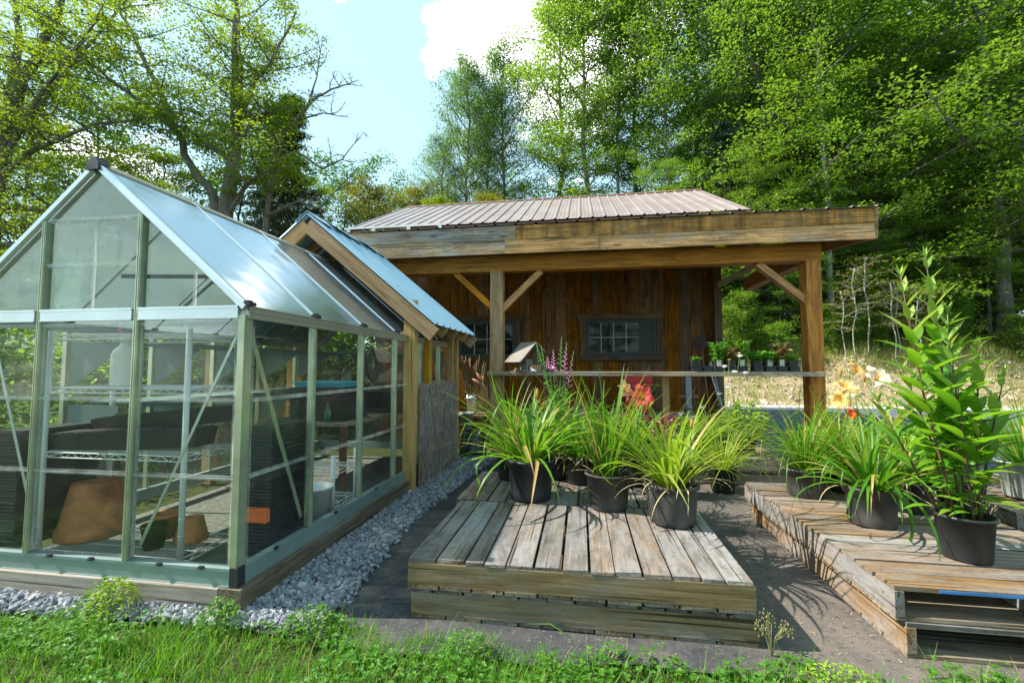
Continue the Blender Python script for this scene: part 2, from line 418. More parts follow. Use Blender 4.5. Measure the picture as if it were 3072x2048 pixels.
M['lily'] = leafmat('daylily leaf', (.045,.155,.010), (.12,.30,.02), (.24,.52,.02), .42, (.45,.30,.10), .13, .4, .4)
M['lily_gold'] = leafmat('yellow green leaf', (.15,.28,.014), (.30,.43,.03), (.48,.64,.03), .42, (.50,.36,.14), .12, .42, .4)
M['fine_grass'] = leafmat('fine grass leaf', (.09,.20,.02), (.20,.34,.045), (.34,.52,.045), .42, (.42,.34,.14), .10, .5, .3)
M['lance'] = leafmat('lance leaf', (.075,.22,.014), (.17,.36,.025), (.34,.64,.02), .42, None, 0, .42, .45)
M['lance_top'] = leafmat('young lance leaf', (.22,.34,.05), (.32,.42,.08), (.46,.58,.06), .42, None, 0, .42, .45)
M['herb'] = leafmat('herb leaf', (.09,.25,.025), (.20,.40,.05), (.32,.60,.05))
M['kale'] = leafmat('brown lettuce leaf', (.20,.13,.06), (.32,.24,.11), (.36,.26,.08))
M['heuchera'] = leafmat('crimson leaf', (.13,.018,.03), (.35,.05,.07), (.45,.05,.08), .35, (.55,.32,.34), .12)
M['grass'] = leafmat('lawn grass', (.055,.17,.012), (.13,.32,.02), (.23,.50,.02), .4, (.36,.29,.12), .07, .5, .3)
M['clover'] = leafmat('clover leaf', (.06,.18,.018), (.13,.32,.03), (.22,.50,.025), .4)
M['weed_gold'] = leafmat('yellow weed leaf', (.20,.32,.02), (.34,.46,.04), (.48,.62,.03), .45)
M['bankgrass'] = leafmat('dry bank grass', (.12,.19,.025), (.36,.34,.10), (.42,.44,.08), .4, (.48,.37,.18), .25)
M['stalk'] = plain('green stalk', (.13,.22,.05), .55, .3)
M['stalk_red'] = plain('purple brown stem', (.13,.065,.045), .55, .3)
M['weed_stalk'] = plain('seeding weed stalk', (.26,.25,.10), .7, .2)
M['straw'] = plain('straw stalk', (.48,.40,.22), .7, .2)
def petal(name, c1, c2, tf=.35):
    k = NT(name); g = k.n('ShaderNodeNewGeometry').outputs['Random Per Island']
    p = k.principled(k.mix(g, c1, c2), .5, .3); t = k.n('ShaderNodeBsdfTranslucent'); k.l(k.mix(g, c1, c2), t.inputs[0])
    m = k.n('ShaderNodeMixShader'); m.inputs[0].default_value = tf; k.l(p.outputs[0], m.inputs[1]); k.l(t.outputs[0], m.inputs[2]); return k.done(m)
M['p_red'] = petal('coral red petal', (.74,.06,.07), (.86,.14,.13))
M['p_peach'] = petal('pale peach petal', (.90,.68,.52), (.94,.80,.66))
M['p_orange'] = petal('orange petal', (.88,.50,.14), (.92,.66,.32))
M['p_yellowpink'] = petal('faded yellow pink petal', (.75,.45,.20), (.75,.38,.24))
M['p_scarlet'] = petal('scarlet petal', (.75,.07,.02), (.85,.15,.05))
M['p_pink'] = petal('mauve pink petal', (.60,.20,.42), (.75,.40,.60))
M['p_white'] = petal('white petal', (.80,.78,.74), (.85,.80,.85))
M['p_bud'] = petal('bud green orange', (.55,.35,.06), (.65,.30,.08))
M['p_wilt'] = petal('wilted flower', (.45,.17,.12), (.55,.28,.16))
M['p_throat'] = petal('yellow throat', (.85,.62,.08), (.90,.70,.15))
M['seedhead'] = plain('grey seed head', (.33,.32,.34), .8, .2)

# ------------------------------------------------------------------ world, sun, camera
SUN = V((-.69, -.07, .70)).normalized()
w = bpy.data.worlds.new("World"); sc.world = w; w.use_nodes = True
wt = w.node_tree; wt.nodes.clear()
wo = wt.nodes.new('ShaderNodeOutputWorld')
sky = wt.nodes.new('ShaderNodeTexSky'); sky.sky_type = 'NISHITA'; sky.sun_disc = False
sky.sun_elevation = math.asin(SUN.z); sky.sun_rotation = math.atan2(SUN.x, SUN.y)
sky.air_density = 1.0; sky.dust_density = .5; sky.ozone_density = .6
b1 = wt.nodes.new('ShaderNodeBackground'); b1.inputs[1].default_value = .14
wt.links.new(sky.outputs[0], b1.inputs[0])
b2 = wt.nodes.new('ShaderNodeBackground'); b2.inputs[0].default_value = (1, .99, .97, 1); b2.inputs[1].default_value = 1.15
tc = wt.nodes.new('ShaderNodeTexCoord')
sx = wt.nodes.new('ShaderNodeSeparateXYZ'); wt.links.new(tc.outputs['Generated'], sx.inputs[0])
def wm(op, a, b=None, cl=False):
    n = wt.nodes.new('ShaderNodeMath'); n.operation = op; n.use_clamp = cl
    for i, v in enumerate((a, b)):
        if v is None: continue
        if isinstance(v, (int, float)): n.inputs[i].default_value = v
        else: wt.links.new(v, n.inputs[i])
    return n.outputs[0]
den = wm('ADD', wm('MAXIMUM', sx.outputs[2], 0.02), .12)
cx = wt.nodes.new('ShaderNodeCombineXYZ')
wt.links.new(wm('DIVIDE', sx.outputs[0], den), cx.inputs[0]); wt.links.new(wm('DIVIDE', sx.outputs[1], den), cx.inputs[1])
cn = wt.nodes.new('ShaderNodeTexNoise'); cn.inputs['Scale'].default_value = 2.6; cn.inputs['Detail'].default_value = 9; cn.inputs['Roughness'].default_value = .58
wt.links.new(cx.outputs[0], cn.inputs['Vector'])
acc = None
for d, amp, sharp in (((-.14,.772,.63), .36, 110), ((.03,.777,.63), .36, 30), ((-.285,.773,.575), .20, 260), ((-.41,.673,.645), .34, 1500), ((-.74,.56,.37), .10, 14), ((-.42,.74,.52), -.35, 40)):
    dn = wt.nodes.new('ShaderNodeVectorMath'); dn.operation = 'DOT_PRODUCT'; wt.links.new(tc.outputs['Generated'], dn.inputs[0])
    dn.inputs[1].default_value = V(d).normalized()
    g = wm('MULTIPLY', wm('POWER', wm('MAXIMUM', dn.outputs['Value'], 0.0), sharp*2.0), amp)
    acc = g if acc is None else wm('ADD', acc, g)
cr = wt.nodes.new('ShaderNodeValToRGB'); cr.color_ramp.elements[0].position = .60; cr.color_ramp.elements[1].position = .76
wt.links.new(wm('ADD', cn.outputs['Fac'], acc), cr.inputs[0])
ms = wt.nodes.new('ShaderNodeMixShader')
b3 = wt.nodes.new('ShaderNodeBackground'); b3.inputs[0].default_value = (.50, .79, .86, 1); b3.inputs[1].default_value = .42
mh = wt.nodes.new('ShaderNodeMixShader'); mh.inputs[0].default_value = .75
wt.links.new(b1.outputs[0], mh.inputs[1]); wt.links.new(b3.outputs[0], mh.inputs[2])
wt.links.new(cr.outputs[0], ms.inputs[0]); wt.links.new(mh.outputs[0], ms.inputs[1]); wt.links.new(b2.outputs[0], ms.inputs[2])
wt.links.new(ms.outputs[0], wo.inputs[0])

sl = bpy.data.lights.new('sun', 'SUN'); sl.energy = 3.1; sl.angle = R(.5); sl.color = (1, .945, .85)
so = bpy.data.objects.new('sun', sl); COL.objects.link(so)
so.rotation_euler = (-SUN).to_track_quat('-Z', 'Y').to_euler()
cam = bpy.data.cameras.new('camera'); co = bpy.data.objects.new('camera', cam); COL.objects.link(co)
cam.sensor_width = 36; cam.lens = 1018.3/2352*36; cam.clip_end = 600; cam.clip_start = .05
co.location = (0, 0, 1.30); co.rotation_euler = (R(90+3.32), 0, R(8.9))
sc.camera = co
sc.view_settings.view_transform = 'Standard'; sc.view_settings.look = 'None'; sc.view_settings.exposure = 1.72; sc.view_settings.gamma = 1
sc.cycles.max_bounces = 8; sc.cycles.transparent_max_bounces = 24; sc.cycles.diffuse_bounces = 4; sc.cycles.glossy_bounces = 3; sc.cycles.transmission_bounces = 4
sc.cycles.caustics_reflective = False; sc.cycles.caustics_refractive = False; sc.cycles.sample_clamp_indirect = 4
sc.cycles.use_denoising = True

# ------------------------------------------------------------------ ground
def ss(a, b, x): 
    t = np.clip((x-a)/(b-a), 0, 1); return t*t*(3-2*t)
def hgt(x, y):
    x = np.asarray(x, float); y = np.asarray(y, float)
    side = .35 + .65*ss(-6, 4, x)
    b = 2.15*ss(16.2, 21.0, y)*side + .11*np.maximum(y-20.5, 0)*side
    n = .10*np.sin(x*1.3+y*.7) + .08*np.sin(x*2.9-y*1.9+1) + .05*np.sin(x*6.1+y*5.3)
    return b + n*ss(16.6, 18.5, y)*(.5+.5*side) - .012
xs = np.unique(np.concatenate([np.linspace(-90, 90, 61), np.arange(-14, 30, .45)]))
ys = np.unique(np.concatenate([np.linspace(-12, 120, 45), np.arange(15.5, 24, .3)]))
X, Y = np.meshgrid(xs, ys); Z = hgt(X, Y)
nx, ny = len(xs), len(ys)
idx = np.arange(nx*ny).reshape(ny, nx)
fc = np.stack([idx[:-1,:-1].ravel(), idx[:-1,1:].ravel(), idx[1:,1:].ravel(), idx[1:,:-1].ravel()], 1)
k = NT('lawn soil, bank and forest floor'); oc = k.n('ShaderNodeTexCoord').outputs['Object']
sp = k.n('ShaderNodeSeparateXYZ'); k.l(oc, sp.inputs[0])
n1 = k.noise(oc, 2.2, 8, .7); n2 = k.noise(oc, 14, 6, .7); n3 = k.noise(oc, .5, 4)
lawn = k.mix(n2, (.03,.045,.012), (.075,.085,.03))
bankc = k.mix(k.ramp(n2, [(.3, 0.0), (.7, 1.0)]), (.26,.185,.11), (.50,.39,.25))
bankc = k.mix(k.ramp(n1, [(.42, 0.0), (.62, .8)]), bankc, (.16,.17,.055))
floor = k.mix(n2, (.03,.024,.014), (.075,.06,.03))
yn = k.math('ADD', sp.outputs[1], k.math('MULTIPLY', k.math('SUBTRACT', n3, .5), 3.0))
cg = k.mix(k.ramp(k.math('DIVIDE', yn, 40.0), [(.36, 0.0), (.40, 1.0)]), lawn, bankc)
cg = k.mix(k.ramp(k.math('DIVIDE', yn, 40.0), [(.515, 0.0), (.545, 1.0)]), cg, floor)
gm = k.done(k.principled(cg, .95, .1, 0, k.bump(n2, .8, .06)))
kind(fast_mesh('ground', np.stack([X.ravel(), Y.ravel(), Z.ravel()], 1), fc, gm, smooth=True), 'structure')

def flat(name, polys, z, mat):
    m = MB()
    for p in polys: m.add([(a, b, z) for a, b in p], [tuple(range(len(p)))])
    return kind(m.build(name, mat), 'structure')
k = NT('weed barrier fabric'); oc = k.n('ShaderNodeTexCoord').outputs['Object']
n1 = k.noise(oc, 1.3, 5, .6); n2 = k.noise(oc, 60, 4, .7); n3 = k.noise(oc, 7, 6, .7); n4 = k.noise(k.mapping(oc, (30, 90, 30)), 1.0, 3)
c = k.mix(k.ramp(n3, [(.35, 0.0), (.7, .8)]), (.042,.043,.048), (.082,.079,.078))
_sx = k.n('ShaderNodeSeparateXYZ'); k.l(oc, _sx.inputs[0]); _sun_dirt = k.math('MULTIPLY', k.math('SUBTRACT', _sx.outputs[0], .2), .35, True)
c = k.mix(k.ramp(k.math('ADD', k.math('MULTIPLY', n1, .6), k.math('ADD', k.math('MULTIPLY', _sun_dirt, .42), k.math('MULTIPLY', n3, .3))), [(.46, 0.0), (.78, .95)]), c, (.185,.15,.122))  # brown dirt, also painting the sunlit tone into the right-hand fabric
c = k.mix(k.ramp(n2, [(.60, 0.0), (.70, .6)]), c, (.34,.285,.225))
c = k.mix(k.ramp(k.noise(oc, 26, 6, .8), [(.35, .75), (.46, 0.0)]), c, (.025,.024,.025))
M['fabric'] = k.done(k.principled(c, .85, .25, 0, k.bump(k.math('ADD', n1, k.math('MULTIPLY', n2, .08)), .5, .03)))
def fabric_z(x, y):
    return .006 + .004*np.sin(x*5.1+y*2.3) + .003*np.sin(y*9.7-x*3.1+1) + .0035*np.abs(np.sin(x*2.2+y*6.3+.7*np.sin(y*3)))**6*2
def sheet(x0, x1, y0, y1, st, edge):
    xs = np.arange(x0, x1+st*.5, st); ys = np.linspace(0, 1, int((y1-y0)/st)+1); X, Y = np.meshgrid(xs, ys)
    e = edge(xs)[None]; Y = e + Y*(y1-e); v = np.stack([X.ravel(), Y.ravel(), fabric_z(X, Y).ravel()], 1); nx, ny = len(xs), len(ys); id_ = np.arange(nx*ny).reshape(ny, nx)
    return v, np.stack([id_[:-1,:-1].ravel(), id_[:-1,1:].ravel(), id_[1:,1:].ravel(), id_[1:,:-1].ravel()], 1)
va, fa = sheet(-1.85, 2.55, 2.03, 8.6, .05, lambda x: 2.03 + .04*np.sin(x*2.3) + .02*np.sin(x*9))
vb, fb = sheet(2.55, 5.2, 2.05, 6.4, .05, lambda x: 2.07 + .03*np.sin(x*3.3))
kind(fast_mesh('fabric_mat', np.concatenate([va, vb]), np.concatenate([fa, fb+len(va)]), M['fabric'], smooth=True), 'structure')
k = NT('asphalt'); oc = k.n('ShaderNodeTexCoord').outputs['Object']
n1 = k.noise(oc, .8, 5); n2 = k.noise(oc, 90, 3)
M['asphalt'] = k.done(k.principled(k.mix(n2, k.mix(n1, (.05,.062,.085), (.085,.10,.13)), (.13,.15,.18)), .9, .25, 0, k.bump(n2, .4, .01)))
flat('road', [[(2.56, 6.41), (45, 6.41), (45, 15.5), (2.56, 15.5)]], .008, M['asphalt'])
flat('road_shoulder', [[(2.56, 15.5), (45, 15.5), (45, 16.7), (2.56, 16.5)]], .012, plain('pale gravel shoulder', (.46,.44,.40), .95, .1, 0, 40, .35, .5))
M['gravelbase'] = plain('gravel bed', (.16,.17,.19), .95, .1, 0, 55, .5, .8)
gp = [(-4.3, 1.92), (-2.6, 1.98), (-1.36, 2.10), (-1.30, 2.3), (-1.36, 3.0), (-1.42, 3.5), (-1.36, 4.4), (-1.24, 6.1), (-1.85, 6.25), (-1.85, 2.2), (-4.3, 2.2)]
flat('gravel_bed', [[(-4.6, 1.9), (-1.36, 2.08), (-1.85, 2.2), (-4.6, 2.2)], [(-1.36, 2.08), (-1.31, 2.3), (-1.36, 3.0), (-1.42, 3.5), (-1.36, 4.4), (-1.24, 6.1), (-1.85, 6.25), (-1.85, 2.2)]], .010, M['gravelbase'])
flat('greenhouse_floor', [[(-3.84, 2.28), (-1.9, 2.28), (-1.9, 6.1), (-3.84, 6.1)]], .014, plain('greenhouse gravel floor', (.15,.15,.13), .95, .1, 0, 30, .5, .6))

# loose stones in the strip round the greenhouse
rng = np.random.default_rng(5)
phi = (1+5**.5)/2
ico = np.array([(-1,phi,0),(1,phi,0),(-1,-phi,0),(1,-phi,0),(0,-1,phi),(0,1,phi),(0,-1,-phi),(0,1,-phi),(phi,0,-1),(phi,0,1),(-phi,0,-1),(-phi,0,1)])/1.9
icf = np.array([(0,11,5),(0,5,1),(0,1,7),(0,7,10),(0,10,11),(1,5,9),(5,11,4),(11,10,2),(10,7,6),(7,1,8),(3,9,4),(3,4,2),(3,2,6),(3,6,8),(3,8,9),(4,9,5),(2,4,11),(6,2,10),(8,6,7),(9,8,1)])
def rand_rot(rng, n):
    q = rng.normal(size=(n,4)); q /= np.linalg.norm(q, axis=1, keepdims=True); a,b,c,d = q.T
    return np.stack([np.stack([1-2*(c*c+d*d), 2*(b*c-a*d), 2*(b*d+a*c)],1), np.stack([2*(b*c+a*d), 1-2*(b*b+d*d), 2*(c*d-a*b)],1), np.stack([2*(b*d-a*c), 2*(c*d+a*b), 1-2*(b*b+c*c)],1)],1)
def stones(name, pos, size, mat, kindname='stuff', sq=(1,.75,.5)):
    n = len(pos)
    vs = ico[None]*np.array(sq)*(1+rng.normal(0,.17,(n,12,1)))*size[:,None,None]
    vs = np.einsum('nij,nkj->nki', rand_rot(rng, n), vs) + pos[:,None,:]
    f = icf[None] + (np.arange(n)*12)[:,None,None]
    o = fast_mesh(name, vs.reshape(-1,3), f.reshape(-1,3), mat); o['kind'] = kindname; return o
P = []
while len(P) < 15000:
    if rng.random() < .42:
        x = rng.uniform(-4.5, -1.3); y = rng.uniform(1.88, 2.16)
        if y < 1.90+.06*(x+4.5)+rng.normal(0,.02): continue
    else:
        y = rng.uniform(2.12, 6.2); x = rng.uniform(-1.77, -1.2)
        e = np.interp(y, [2.1,2.3,3.0,3.5,4.4,6.1], [-1.36,-1.30,-1.36,-1.42,-1.36,-1.24]) + rng.normal(0,.025)
        if x > e or rng.random() < (y-2.4)*.14: continue
    P.append((x, y, rng.uniform(.008, .03)))
k = NT('blue grey gravel'); r = k.n('ShaderNodeNewGeometry').outputs['Random Per Island']
oc = k.n('ShaderNodeTexCoord').outputs['Object']
M['gravel'] = k.done(k.principled(k.mix(k.math('MULTIPLY', k.noise(oc, 60, 3), .5), k.ramp(r, [(0, (.06,.067,.08)), (.45, (.16,.178,.208)), (.85, (.26,.28,.31)), (.96, (.42,.43,.45)), (1.0, (.36,.29,.21))]), (.40,.40,.42)), .8, .3))
P = np.array(P); stones('gravel', P, np.clip(rng.gamma(5,.0030,len(P)), .005, .03), M['gravel'])

# litter on the fabric: straw bits and bark crumbs
n = 12000
px = rng.uniform(-1.2, 3.4, n); py = rng.uniform(2.06, 6.0, n)
sel = rng.random(n) < np.clip(.15 + .5*(px > .7) + .6*np.sin(px*4.3+py*2)*np.sin(py*5.1-px), .05, 1); px, py = px[sel], py[sel]; n = len(px)
pos = np.stack([px, py, fabric_z(px, py)+.003], 1); an = rng.uniform(0, 6.28, n); L = np.clip(rng.gamma(2,.0055,n), .003, .035); W = rng.uniform(.0007, .0026, n)
d = np.stack([np.cos(an), np.sin(an), rng.uniform(-.05,.25,n)], 1); s = np.stack([-np.sin(an), np.cos(an), np.zeros(n)], 1)
vs = np.stack([pos-s*W[:,None], pos+s*W[:,None], pos+d*L[:,None]+s*W[:,None]*.5, pos+d*L[:,None]-s*W[:,None]*.5], 1).reshape(-1,3)
kind(fast_mesh('straw_litter', vs, np.arange(n*4).reshape(-1,4), plain('straw litter', (.34,.27,.18), .9, .1, 0, 0, 0, 0, .5)), 'stuff')

# ------------------------------------------------------------------ lawn and weeds at the front
def blades(name, base, length, az, lean, width, mat, seg=3, curve=.6):
    n = len(base); d = np.stack([np.cos(az), np.sin(az), np.zeros(n)], 1); s = np.stack([-np.sin(az), np.cos(az), np.zeros(n)], 1)
    rows = []
    for i in range(seg+1):
        t = i/seg
        out = lean*(t*(1-curve) + curve*t*t); up = t*np.sqrt(np.maximum(.05, 1-(lean*t*.75)**2))
        p = base + d*(length*out)[:,None] + np.array([0,0,1.0])*(length*up)[:,None]
        wv = width*(1-t**1.6)*.5 if i < seg else width*.02
        rows += [p - s*np.asarray(wv)[:,None], p + s*np.asarray(wv)[:,None]]
    vs = np.stack(rows, 1).reshape(-1,3); o = (np.arange(n)*(seg+1)*2)[:,None]
    f = np.concatenate([o + np.array([[2*i, 2*i+1, 2*i+3, 2*i+2]]) for i in range(seg)], 0)
    return fast_mesh(name, vs, f, mat)
def lawn_edge(x): return np.interp(x, [-5,-4,-3,-2.3,-1.3,-.6,0,.8,1.8,3.5], [1.86,1.93,1.97,1.99,2.13,2.11,2.08,2.11,2.16,2.22])
def clumpy(n, ymin, seed):
    r = np.random.default_rng(seed); x = r.uniform(-4.6, 3.4, n); y = r.uniform(ymin, 2.26, n)
    dens = .5+.5*np.sin(x*5.3+y*3.1)*np.sin(y*8.7-x*2.7) + .3*np.sin(x*13.1+2)*np.sin(y*17)
    e = lawn_edge(x) + .05*np.sin(x*9)+.03*np.sin(x*23)
    keep = (y < e) & (r.random(n) < .35+.65*dens) 
    return x[keep], y[keep], r
x, y, r = clumpy(120000, .75, 11); n = len(x)
hh = r.gamma(3.2, .016, n) + .015; hh *= .72+.5*(.5+.5*np.sin(x*4.1+1)*np.sin(y*6))
g = blades('lawn_grass', np.stack([x, y, np.full(n, -.012)], 1), hh, r.uniform(0, 6.283, n), r.uniform(.15, 1.05, n), r.uniform(.0022, .0055, n), M['grass'])
kind(g, 'stuff')
def leaf_quads(pos, dr, nr, ln, wd, bend=.12):
    dr = dr/np.linalg.norm(dr, axis=1, keepdims=True); s = np.cross(dr, nr); s /= (np.linalg.norm(s, axis=1, keepdims=True)+1e-9); nn = np.cross(s, dr)
    a = pos; m = pos + dr*(ln*.48)[:,None]; lift = nn*(ln*bend)[:,None]
    return np.stack([a, m + s*(wd*.5)[:,None] + lift, pos + dr*ln[:,None] - lift*.6, m - s*(wd*.5)[:,None] + lift], 1).reshape(-1,3)
def leaf_mesh(name, pos, dr, nr, ln, wd, mat, parent=None, bend=.12):
    vs = leaf_quads(pos, dr, nr, ln, wd, bend); n = len(pos); o = (np.arange(n)*4)[:,None]
    # the two halves of a leaf share the midrib, so each leaf is one island
    f = np.concatenate([o + np.array([[0,1,2]]), o + np.array([[0,2,3]])], 0)
    return fast_mesh(name, vs, f, mat, parent)
x, y, r = clumpy(24000, .9, 23)
sel = (np.sin(x*3.3+.6)*np.sin(y*7+x) > -.05); x = x[sel]; y = y[sel]; n = len(x)
hz = r.uniform(.02, .095, n)*(.7+.5*np.sin(x*4.1+1)*np.sin(y*6))
a0 = r.uniform(0, 6.283, n); pos = []; dr = []; nr = []
for q in range(3):
    a = a0 + q*2.094
    dd = np.stack([np.cos(a), np.sin(a), r.uniform(-.1,.4,n)], 1); pos.append(np.stack([x, y, hz], 1)); dr.append(dd); nr.append(np.stack([r.normal(0,.25,n), r.normal(0,.25,n), np.ones(n)], 1))
pos = np.concatenate(pos); dr = np.concatenate(dr); nr = np.concatenate(nr); ln = r.uniform(.011,.024,len(pos))
kind(leaf_mesh('clover', pos, dr, nr, ln, ln*.95, M['clover']), 'stuff')

# weeds that stand out from the lawn
def leafy_mound(name, c, rad, height, n, ln, mat, label, cat, seed, stemmat=None, group=None, wr=.6):
    t = thing(name, c, label, cat, group); r = np.random.default_rng(seed)
    u = r.random(n)**.5; a = r.uniform(0, 6.283, n); hz = r.random(n)
    pos = np.stack([c[0]+rad*u*np.cos(a)*(1-.45*hz), c[1]+rad*u*np.sin(a)*(1-.45*hz), c[2]+height*(.08+.92*hz*(1-.35*u**2))], 1)
    dr = np.stack([np.cos(a)+r.normal(0,.5,n), np.sin(a)+r.normal(0,.5,n), r.uniform(-.3,.6,n)], 1)
    nr = np.stack([r.normal(0,.4,n), r.normal(0,.4,n), np.ones(n)], 1); L = r.uniform(.7,1.2,n)*ln
    leaf_mesh('foliage', pos, dr, nr, L, L*wr, mat, t)
    m = MB()
    for i in range(max(5, n//40)):
        e = pos[r.integers(n)]; m.tube([(c[0]+r.normal(0,rad*.12), c[1]+r.normal(0,rad*.12), c[2]-.01), ((c[0]+e[0])/2, (c[1]+e[1])/2, c[2]+(e[2]-c[2])*.6), tuple(e)], [.004*height/.2+.0008, .002, .001], 4)
    m.build('stem', stemmat or M['stalk'], t)
    return t
leafy_mound('weed', (-2.42, 2.03, 0), .13, .20, 320, .028, M['weed_gold'], 'yellow green weed clump in the gravel before the greenhouse timber', 'weed', 1)
leafy_mound('weed', (-2.56, 2.07, 0), .08, .17, 170, .024, M['clover'], 'darker green feathery weed behind the yellow green weed clump', 'weed', 2)
leafy_mound('weed', (-1.78, 2.02, 0), .11, .16, 240, .024, M['clover'], 'leafy green weed below the metal bracket on the timber corner', 'weed', 3)
leafy_mound('weed', (-1.33, 2.06, 0), .15, .13, 300, .022, M['clover'], 'low clover clump where gravel and dark fabric meet the lawn', 'weed', 4)
leafy_mound('weed', (-.52, 1.98, 0), .14, .13, 330, .02, M['clover'], 'round clover clump in the lawn before the middle pallets', 'weed', 5)
leafy_mound('weed', (1.02, 2.0, 0), .2, .10, 380, .02, M['weed_gold'], 'bright sunlit clover patch before the gap between the pallets', 'weed', 6)
leafy_mound('weed', (-3.2, 1.86, 0), .18, .13, 260, .026, M['clover'], 'green weed clump at the left edge of the lawn', 'weed', 7)
t = thing('weed', (.83, 2.22, 0), 'wispy seeding grass weed at the near right corner of the middle pallets', 'weed'); m = MB(); r = random.Random(3)
for i in range(16):
    a = r.uniform(0, 6.28); q = r.uniform(.03, .09); h = r.uniform(.1, .19)
    p1 = (.83+q*math.cos(a), 2.22+q*math.sin(a)*.6, h); m.tube([(.83, 2.22, 0), (.83+q*.3*math.cos(a), 2.22+q*.2*math.sin(a), h*.6), p1], [.0016,.0012,.0007], 4)
    for j in range(5):
        b = r.uniform(0, 6.28); m.lathe([(.0005,0),(.004,.006),(.0005,.013)], (p1[0]+.013*math.cos(b), p1[1]+.013*math.sin(b), p1[2]-.012*j*.8), 5)
m.build('stalk', M['weed_stalk'], t)
m = MB(); m.strap([(-.02,2.07,0),(-.06,2.06,.1),(-.15,2.07,.145),(-.26,2.1,.12)], [.009,.009,.007,.001])
tag(m.build('grass_clump', M['grass']), 'long single grass blade arching over the fabric before the middle pallets', 'grass')

# ------------------------------------------------------------------ greenhouse
GX0, GX1, GY0, GY1, GR = -3.85, -1.82, 2.17, 6.12, -2.835
ZB, ZS, ZE, ZR = .135, .228, 1.615, 2.49
tag(board('sleeper', (-4.35,2.205,.062), (-1.906,2.205,.062), .14, .15, M['timber']), 'long grey weathered timber sleeper under the greenhouse front', 'timber')
tag(board('sleeper', (-1.835,2.135,.062), (-1.835,6.18,.062), .14, .15, M['timber_dark']), 'dark damp timber sleeper along the gravel side of the greenhouse', 'timber')
m = MB(); m.box((-1.862,2.118,.055), (-1.822,2.132,.06)); m.box((-1.862,2.10,.055), (-1.859,2.13,.09)); m.box((-1.825,2.10,.04), (-1.822,2.13,.075)); m.box((-1.862,2.112,.072), (-1.832,2.116,.092))
tag(m.build('bracket', M['steel']), 'small bent metal bracket screwed to the timber end grain', 'bracket')
G = thing('greenhouse', ((GX0+GX1)/2, GY0, ZB), 'clear polycarbonate greenhouse with aluminium frame and opal roof', 'greenhouse')
m = MB(); m.box((GX0,GY0-.012,ZB), (GX1-.03,GY0+.03,ZS)); m.box((GX0, GY0-.016, ZS-.012), (GX1-.03, GY0+.034, ZS+.004)); m.box((GX0, GY0-.018, ZB), (GX1-.03, GY0-.0125, ZB+.008)); m.build('base_rail', M['alu_green'], G)
m = MB(); m.box((GX1-.03,GY0+.035,ZB), (GX1+.012,4.02,ZS)); m.box((GX1-.034,GY0+.035,ZS-.012), (GX1+.016,4.02,ZS+.004)); m.box((GX1-.03,4.03,ZB), (GX1+.012,GY1,ZS)); m.build('base_rail', M['alu_green'], G)
m = MB(); m.box((GX0-.012,GY0+.035,ZB), (GX0+.03,GY1,ZS)); m.box((GX0+.03,GY1-.03,ZB),(GX1-.03,GY1+.01,ZS)); m.build('base_rail', M['alu_green'], G)
for (a, b) in ((GX1-.03, GX1+.02), (GX0-.02, GX0+.03)):
    m = MB(); m.box((a, GY0-.02, ZB-.002), (b, GY0+.035, ZS+.010)); m.build('corner_cap', M['black_clip'], G)
def slope_z(x): return ZE + (ZR-ZE)*(1-abs(x-GR)/(GX1-GR))
# posts: T shaped mullions
def mull(x, y, z0, z1, w=.035, face='y', mat='alu_post'):
    m = MB()
    if face == 'y': m.box((x-w/2, y-.014, z0), (x+w/2, y-.002, z1)); m.box((x-.006, y-.002, z0), (x+.006, y+.035, z1)); m.box((x-w/2+.006, y-.018, z0), (x-w/2+.011, y-.014, z1)); m.box((x+w/2-.011, y-.018, z0), (x+w/2-.006, y-.014, z1))
    else: m.box((x+.002, y-w/2, z0), (x+.014, y+w/2, z1)); m.box((x-.035, y-.006, z0), (x+.002, y+.006, z1)); m.box((x+.014, y-w/2+.006, z0), (x+.018, y-w/2+.011, z1))
    m.build('post', M[mat], G)
AX, BX = -3.18, -2.507
for x in (AX, BX): mull(x, GY0-.004, ZS+.005, slope_z(x)-.02, .030)
m = MB(); m.box((GX1-.034, GY0-.016, ZS+.011), (GX1+.006, GY0-.002, ZE-.03)); m.box((GX1-.006, GY0-.001, ZS+.011), (GX1+.006, GY0+.045, ZE-.03)); m.build('post', M['alu_post'], G)
m = MB(); m.box((GX0-.006, GY0-.016, ZS+.011), (GX0+.045, GY0-.002, ZE-.03)); m.box((GX0-.006, GY0-.001, ZS+.011), (GX0+.006, GY0+.045, ZE-.03)); m.build('post', M['alu_post'], G)
SY = [2.80, 3.48, 4.16, 4.84, 5.52]
for y in SY: mull(GX1, y, ZS+.005, ZE-.02, .03, 'x'); 
for y in SY: mull(GX0-.006, y, ZS+.005, ZE-.02, .03, 'x')
# eave bars on the front between the posts
for a, b in ((GX0+.02, AX-.021), (AX+.021, BX-.021), (BX+.021, GX1-.03)):
    m = MB(); m.box((a, GY0-.026, 1.575), (b, GY0-.004, 1.632)); m.box((a, GY0-.031, 1.626), (b, GY0-.002, 1.638)); m.box((a, GY0-.029, 1.568), (b, GY0-.004, 1.574)); m.build('eave_bar', M['alu_pale'], G)
